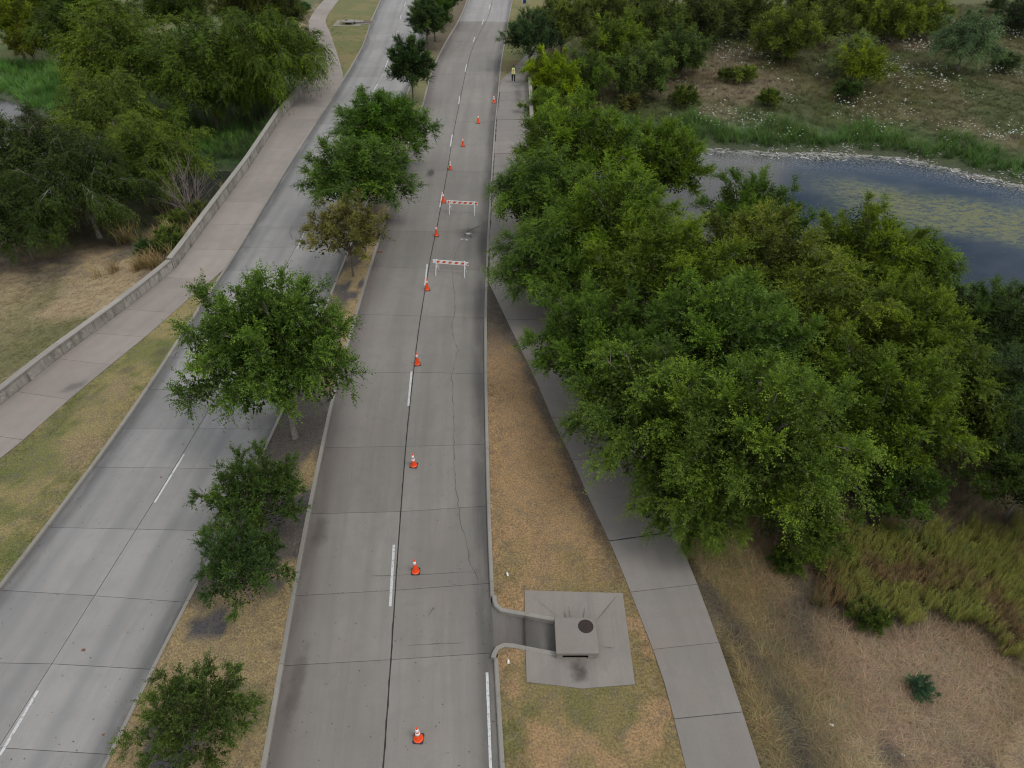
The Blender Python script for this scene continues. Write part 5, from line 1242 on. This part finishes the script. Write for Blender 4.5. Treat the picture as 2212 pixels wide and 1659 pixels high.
def scatter(name, label, P, colr, scl, srcs, tilt=0.15):
    me = bpy.data.meshes.new(name); me.vertices.add(len(P)); me.vertices.foreach_set('co', P.astype(np.float32).ravel())
    a = me.attributes.new('col', 'FLOAT_COLOR', 'POINT'); a.data.foreach_set('color', np.concatenate([colr, np.ones((len(P), 1))], 1).astype(np.float32).ravel())
    a = me.attributes.new('scl', 'FLOAT', 'POINT'); a.data.foreach_set('value', scl.astype(np.float32)); me.update()
    o = tag(link(bpy.data.objects.new(name, me)), label, kind='stuff')
    ng = bpy.data.node_groups.new(name, 'GeometryNodeTree'); ng.interface.new_socket('Geometry', in_out='INPUT', socket_type='NodeSocketGeometry'); ng.interface.new_socket('Geometry', in_out='OUTPUT', socket_type='NodeSocketGeometry')
    N = ng.nodes; L = ng.links; gi = N.new('NodeGroupInput'); go = N.new('NodeGroupOutput'); ip = N.new('GeometryNodeInstanceOnPoints'); jn = N.new('GeometryNodeJoinGeometry')
    for s in srcs:
        oi = N.new('GeometryNodeObjectInfo'); oi.inputs['Object'].default_value = s; oi.inputs['As Instance'].default_value = True; L.new(oi.outputs['Geometry'], jn.inputs[0])
    L.new(gi.outputs[0], ip.inputs['Points']); L.new(jn.outputs[0], ip.inputs['Instance']); ip.inputs['Pick Instance'].default_value = True
    ri = N.new('FunctionNodeRandomValue'); ri.data_type = 'INT'; ri.inputs['Min'].default_value = 0; ri.inputs['Max'].default_value = len(srcs)-1; ri.inputs['Seed'].default_value = 3
    L.new([q for q in ri.outputs if q.type == 'INT'][0], ip.inputs['Instance Index'])
    rv = N.new('FunctionNodeRandomValue'); rv.data_type = 'FLOAT_VECTOR'; rv.inputs['Min'].default_value = (-tilt, -tilt, 0); rv.inputs['Max'].default_value = (tilt, tilt, 6.283)
    L.new([q for q in rv.outputs if q.type == 'VECTOR'][0], ip.inputs['Rotation'])
    na = N.new('GeometryNodeInputNamedAttribute'); na.data_type = 'FLOAT'; na.inputs['Name'].default_value = 'scl'
    L.new([q for q in na.outputs if q.type == 'VALUE' and q.enabled][0], ip.inputs['Scale']); L.new(ip.outputs[0], go.inputs[0])
    m = o.modifiers.new('scatter', 'NODES'); m.node_group = ng; return o
def rnd_pts(n, x0, x1, y0, y1): return rng.uniform(x0, x1, n), rng.uniform(y0, y1, n)
def vary(c, a=.25, hue=.12):
    k = 1 + rng.uniform(-a, a, (len(c), 1)); h = 1 + rng.uniform(-hue, hue, (len(c), 3)); return np.clip(c*k*h, 0, 1)
lawn_src = [tuft('lawn_tuft', s, 9, .03, .075, .009, .9, 2, .4, .05) for s in (1, 2, 3)]
dry_src = [tuft('dry_tuft', s, 13, .10, .30, .011, 1.3, 3, .8, .06) for s in (4, 5, 6)]
reed_src = [tuft('reed_tuft', s, 22, .5, 1.0, .022, .55, 4, .8, .10) for s in (7, 8)]
weed_src = [stalk('weed_clump', s, 4, .9, 1.5) for s in (9, 10, 11)]
flo_src = [umbel('flower_head', s) for s in (12, 13)]
# lawns
LP = []; LC = []
for fL, fR, y0, y1, kind, z, hole in LAWNS:
    ymax = min(y1, 75 if kind == 'median' else 60 if kind != 'far' else 118)
    for (ya, yb, dens) in ((max(y0, 6), 30, 55), (30, 60, 14), (60, 118, 4)):
        ya2, yb2 = max(ya, y0), min(yb, ymax)
        if yb2 <= ya2: continue
        yy = rng.uniform(ya2, yb2, 60000); wL = fL(yy); wR = fR(yy); wd = np.maximum(wR-wL, 0); wm = max(wd.max(), .01)
        xx = wL + rng.random(60000)*wm; ok = xx < wR-0.02; area = (yb2-ya2)*wm; k = int(area*dens)
        xx, yy = xx[ok], yy[ok]; q = min(len(xx), int(k*ok.mean())); xx, yy = xx[:q], yy[:q]
        if hole is not None: o2 = poly_sd(xx, yy, hole) > .15; xx, yy = xx[o2], yy[o2]
        if kind == 'right':
            o2 = ~((xx > XRR(ym)+1.2) & (xx < XRR(ym)+5.25) & (yy > ym-2.55) & (yy < ym+1.6)); xx, yy = xx[o2], yy[o2]
        cc_ = lawn_color(xx, yy, kind); o3 = (cc_.sum(1) > .26) | (rng.random(len(xx)) < .12); xx, yy, cc_ = xx[o3], yy[o3], cc_[o3]
        f = np.clip(1 + (yy-25)/60, 1, 2.2); LP.append(np.stack([xx, yy, np.full(len(xx), z+.01), f], 1)); LC.append(cc_)
LP = np.concatenate(LP); LC = np.concatenate(LC)
scatter('lawn_grass', 'short dry and green lawn grass on the verges and median', LP[:, :3], vary(LC*1.18, .3), LP[:, 3]*rng.uniform(.8, 1.5, len(LP)), lawn_src)
# rough dry grass, right and left fields
def field(name, label, n, x0, x1, y0, y1, mask, src, cmul=1.0, s0=.8, s1=1.4, extra=None, colfun=None, a=.3):
    X, Y = rnd_pts(n, x0, x1, y0, y1); dC = poly_sd(X, Y, CORR); dW = poly_sd(X, Y, WATER); ok = (dC > .15) & mask(X, Y, dC, dW); X, Y = X[ok], Y[ok]
    Z = terrain(X, Y); C = ground_color(X, Y) if colfun is None else colfun(X, Y)
    f = np.clip(1 + (Y-25)/70, 1, 2.4)
    return scatter(name, label, np.stack([X, Y, Z], 1), vary(C*cmul, a), f*rng.uniform(s0, s1, len(X)), src)
field('dry_grass', 'rough brown thatch covering the field at bottom right', 42000, 3, 34, 7, 27, lambda X, Y, c, w: (c < 30) & (X < 1.0*Y+6) & (rng.random(len(X)) < .35+.65*sstep(.08, .2, ground_color(X, Y).sum(1)-.12)), dry_src, 1.25, .7, 1.4)
field('dry_grass', 'straw-coloured grass on the slope left of the parapet', 26000, -62, -22, 24, 58, lambda X, Y, c, w: (w > 1), dry_src, 1.2, .35, .75)
field('field_grass', 'rough green and tan grass in the field beyond the pond', 30000, 3, 95, 68, 132, lambda X, Y, c, w: (w > 1.2), dry_src, 1.15, .7, 1.5)
def greens(X, Y):
    c = np.ones((len(X), 1))*np.array([[0.060, 0.155, 0.024]]); k = fbm(X, Y, 2.5, 71)[:, None]; return c*(0.6+.8*k) + np.array([[.03, .02, 0]])*(fbm(X, Y, 5, 72)[:, None])
field('bank_grass', 'lush bright green grass along the far pond bank', 9500, 8, 75, 52, 84, lambda X, Y, c, w: (w > .6) & (w < 4.5+2*np.sin(X*.7)) & (Y > 62-.25*np.maximum(X-35, 0)), reed_src, 1.0, .5, 1.0, colfun=greens)
field('bank_grass', 'bright green marsh growth on the far creek bank at left', 9000, -90, -23, 70, 112, lambda X, Y, c, w: (w > .3) & (w < 9) & (Y > 68), reed_src, 1.0, .5, .9, colfun=lambda X, Y: greens(X, Y)*1.6)
field('bank_grass', 'green sedge on the near pond corner at the right edge', 900, 26, 46, 38, 50, lambda X, Y, c, w: (w > .3) & (w < 3.5), reed_src, 1.0, .6, 1.0, colfun=greens)
field('reeds', 'dry golden reeds outside the left parapet by the creek', 500, -31, -23.6, 43, 57, lambda X, Y, c, w: fbm(X, Y, 3, 91) > .52, reed_src, 1.0, .8, 1.5, colfun=lambda X, Y: np.ones((len(X), 1))*np.array([[.30, .22, .09]]))
def weedc(X, Y):
    c = np.ones((len(X), 1))*np.array([[0.120, 0.128, 0.018]]); k = .85*sstep(.48, .62, fbm(X, Y, 1.4, 101))[:, None]; return c*(1-k) + np.array([[.105, .060, .026]])*k
field('tall_weeds', 'dense patch of tall yellow-green weeds below the right-hand trees', 15000, 8, 34, 10, 26, lambda X, Y, c, w: poly_sd(X, Y, WPOLY) < .5*np.sin(X*3)*np.cos(Y*2.1), weed_src, 1.2, .55, .9, colfun=weedc)
field('tall_weeds', 'scattered leafy weeds in the field beyond the pond', 5200, 8, 92, 70, 118, lambda X, Y, c, w: (w > 1.5) & (fbm(X, Y, 5, 111) > .52), weed_src, 1.0, .35, .7, colfun=lambda X, Y: weedc(X, Y)*.95, a=.35)
field('undergrowth', 'dark leafy undergrowth beneath the right-hand trees', 5000, 3, 40, 21, 56, lambda X, Y, c, w: (w > .5) & (c > .5), weed_src, 1.0, .4, .8, colfun=lambda X, Y: np.ones((len(X), 1))*np.array([[.040, .055, .018]]))
field('undergrowth', 'dark leafy undergrowth along the left creek', 5000, -75, -23.5, 50, 84, lambda X, Y, c, w: (w > .3), weed_src, 1.0, .5, .9, colfun=lambda X, Y: np.ones((len(X), 1))*np.array([[.035, .055, .018]]))
field('wildflowers', 'drifts of small white wildflowers in the far field', 4800, 14, 92, 72, 118, lambda X, Y, c, w: (w > 1.5) & (rng.random(len(X)) < sstep(.44, .62, fbm(X, Y, 8, 121)+.14*sstep(30, 55, X)-.07)*.75+.03), flo_src, 1.0, .55, .95, colfun=lambda X, Y: np.ones((len(X), 1))*np.array([[.40, .44, .38]]), a=.1)
fleck = bpy.data.objects.new('fleck', np_mesh('fleck', np.array([[-.16,-.02,.01],[-.03,-.06,.02],[.17,.0,.015],[.04,.06,.02],[-.09,.05,.012]]), np.array([[0,1,2,3],[0,3,4,4]])[:1], M['blade'], fattr=np.array([.6])))
X, Y = rnd_pts(26000, 8, 75, 50, 80); dW = poly_sd(X, Y, WATER); ok = (dW > -2.2) & (dW < 2.0) & (Y > 62-.25*np.maximum(X-35, 0)) & (fbm(X, Y, 2.2, 141) > .54) & (rng.random(len(X)) < .8); X, Y = X[ok], Y[ok]
scatter('dried_scum', 'patches of dried white scum on the muddy far shore of the pond', np.stack([X, Y, np.maximum(terrain(X, Y), WL)+.02], 1), vary(np.ones((len(X), 1))*np.array([[.48, .48, .45]]), .3), rng.uniform(.4, 1.5, len(X)), [fleck], .1)
# loose specks: fallen leaves, chips on roads
n = 1500; yy = rng.uniform(9, 60, n); which = rng.random(n); xl = np.where(which < .5, XRL(yy), XLL(yy)); xr = np.where(which < .5, XRR(yy), XLR(yy)); e = rng.beta(.6, .6, n)
P = np.stack([xl+(xr-xl)*e, yy, np.full(n, .014)], 1); me_ = tuft('fallen_leaf', 99, 1, .05, .06, .03, 2, 1, 0, 0)
chip = bpy.data.objects.new('chip', np_mesh('chip', np.array([[-.03,0,.003],[0,-.015,.008],[.035,0,.004],[0,.018,.010]]), np.array([[0,1,2,3]]), M['blade'], fattr=np.array([.5])))
scatter('fallen_leaves', 'small dark leaves and chips lying on the carriageways', P, vary(np.ones((n, 1))*np.array([[.055, .045, .035]]), .5), rng.uniform(.4, 1.1, n), [chip], .1)

# ------------------------------------------------------------------ litter and driftwood
M['litter'] = solid('litter_white', (0.78, 0.78, 0.76), 0.5)
def cup(x, y, z, rz, label, s=1.0):
    X, Y = at(x, y, z); T = MB(); T.lathe([(0.0, 0), (.026, 0), (.030, .05), (.037, .11), (.034, .11), (.026, .012)], 14)
    o = T.build('paper_cup', M['litter'], None, smooth=True); zt = h_at(X, Y) if z < .1 else z
    o.location = (X, Y, zt+.07); o.rotation_euler = (R(88), 0, rz); o.scale = (s*1.3,)*3; return tag(o, label, 'litter', 'bits of white litter')
cup(1095,1239,.15,.3,'white cup lying on the verge above the drain box'); cup(1098,1427,.15,.1,'white cup lying on the verge below the drain box')
cup(1791,1566,-.3,1.2,'crumpled white cup in the brown field at bottom right'); cup(1943,1630,-.6,.8,'small white scrap near the bottom edge of the brown field')
X, Y = at(2168,634,WL+.05); X2, Y2 = at(2230,650,WL+.05)
LG = tag(empty('driftwood_log', (X, Y, WL+.06)), 'pale driftwood log floating at the right edge of the pond', 'log')
MB().tube([(0,0,.02),((X2-X)*.3,(Y2-Y)*.25,.06),((X2-X)*.7,(Y2-Y)*.72,.05),(X2-X,Y2-Y,.0)], [.05,.11,.13,.10], 8).build('log', M['deadwood'], LG, smooth=True)
MB().tube([((X2-X)*.35,(Y2-Y)*.3,.06),((X2-X)*.42,(Y2-Y)*.3+.3,.22)], [.04,.015], 6).build('branch_stub', M['deadwood'], LG)
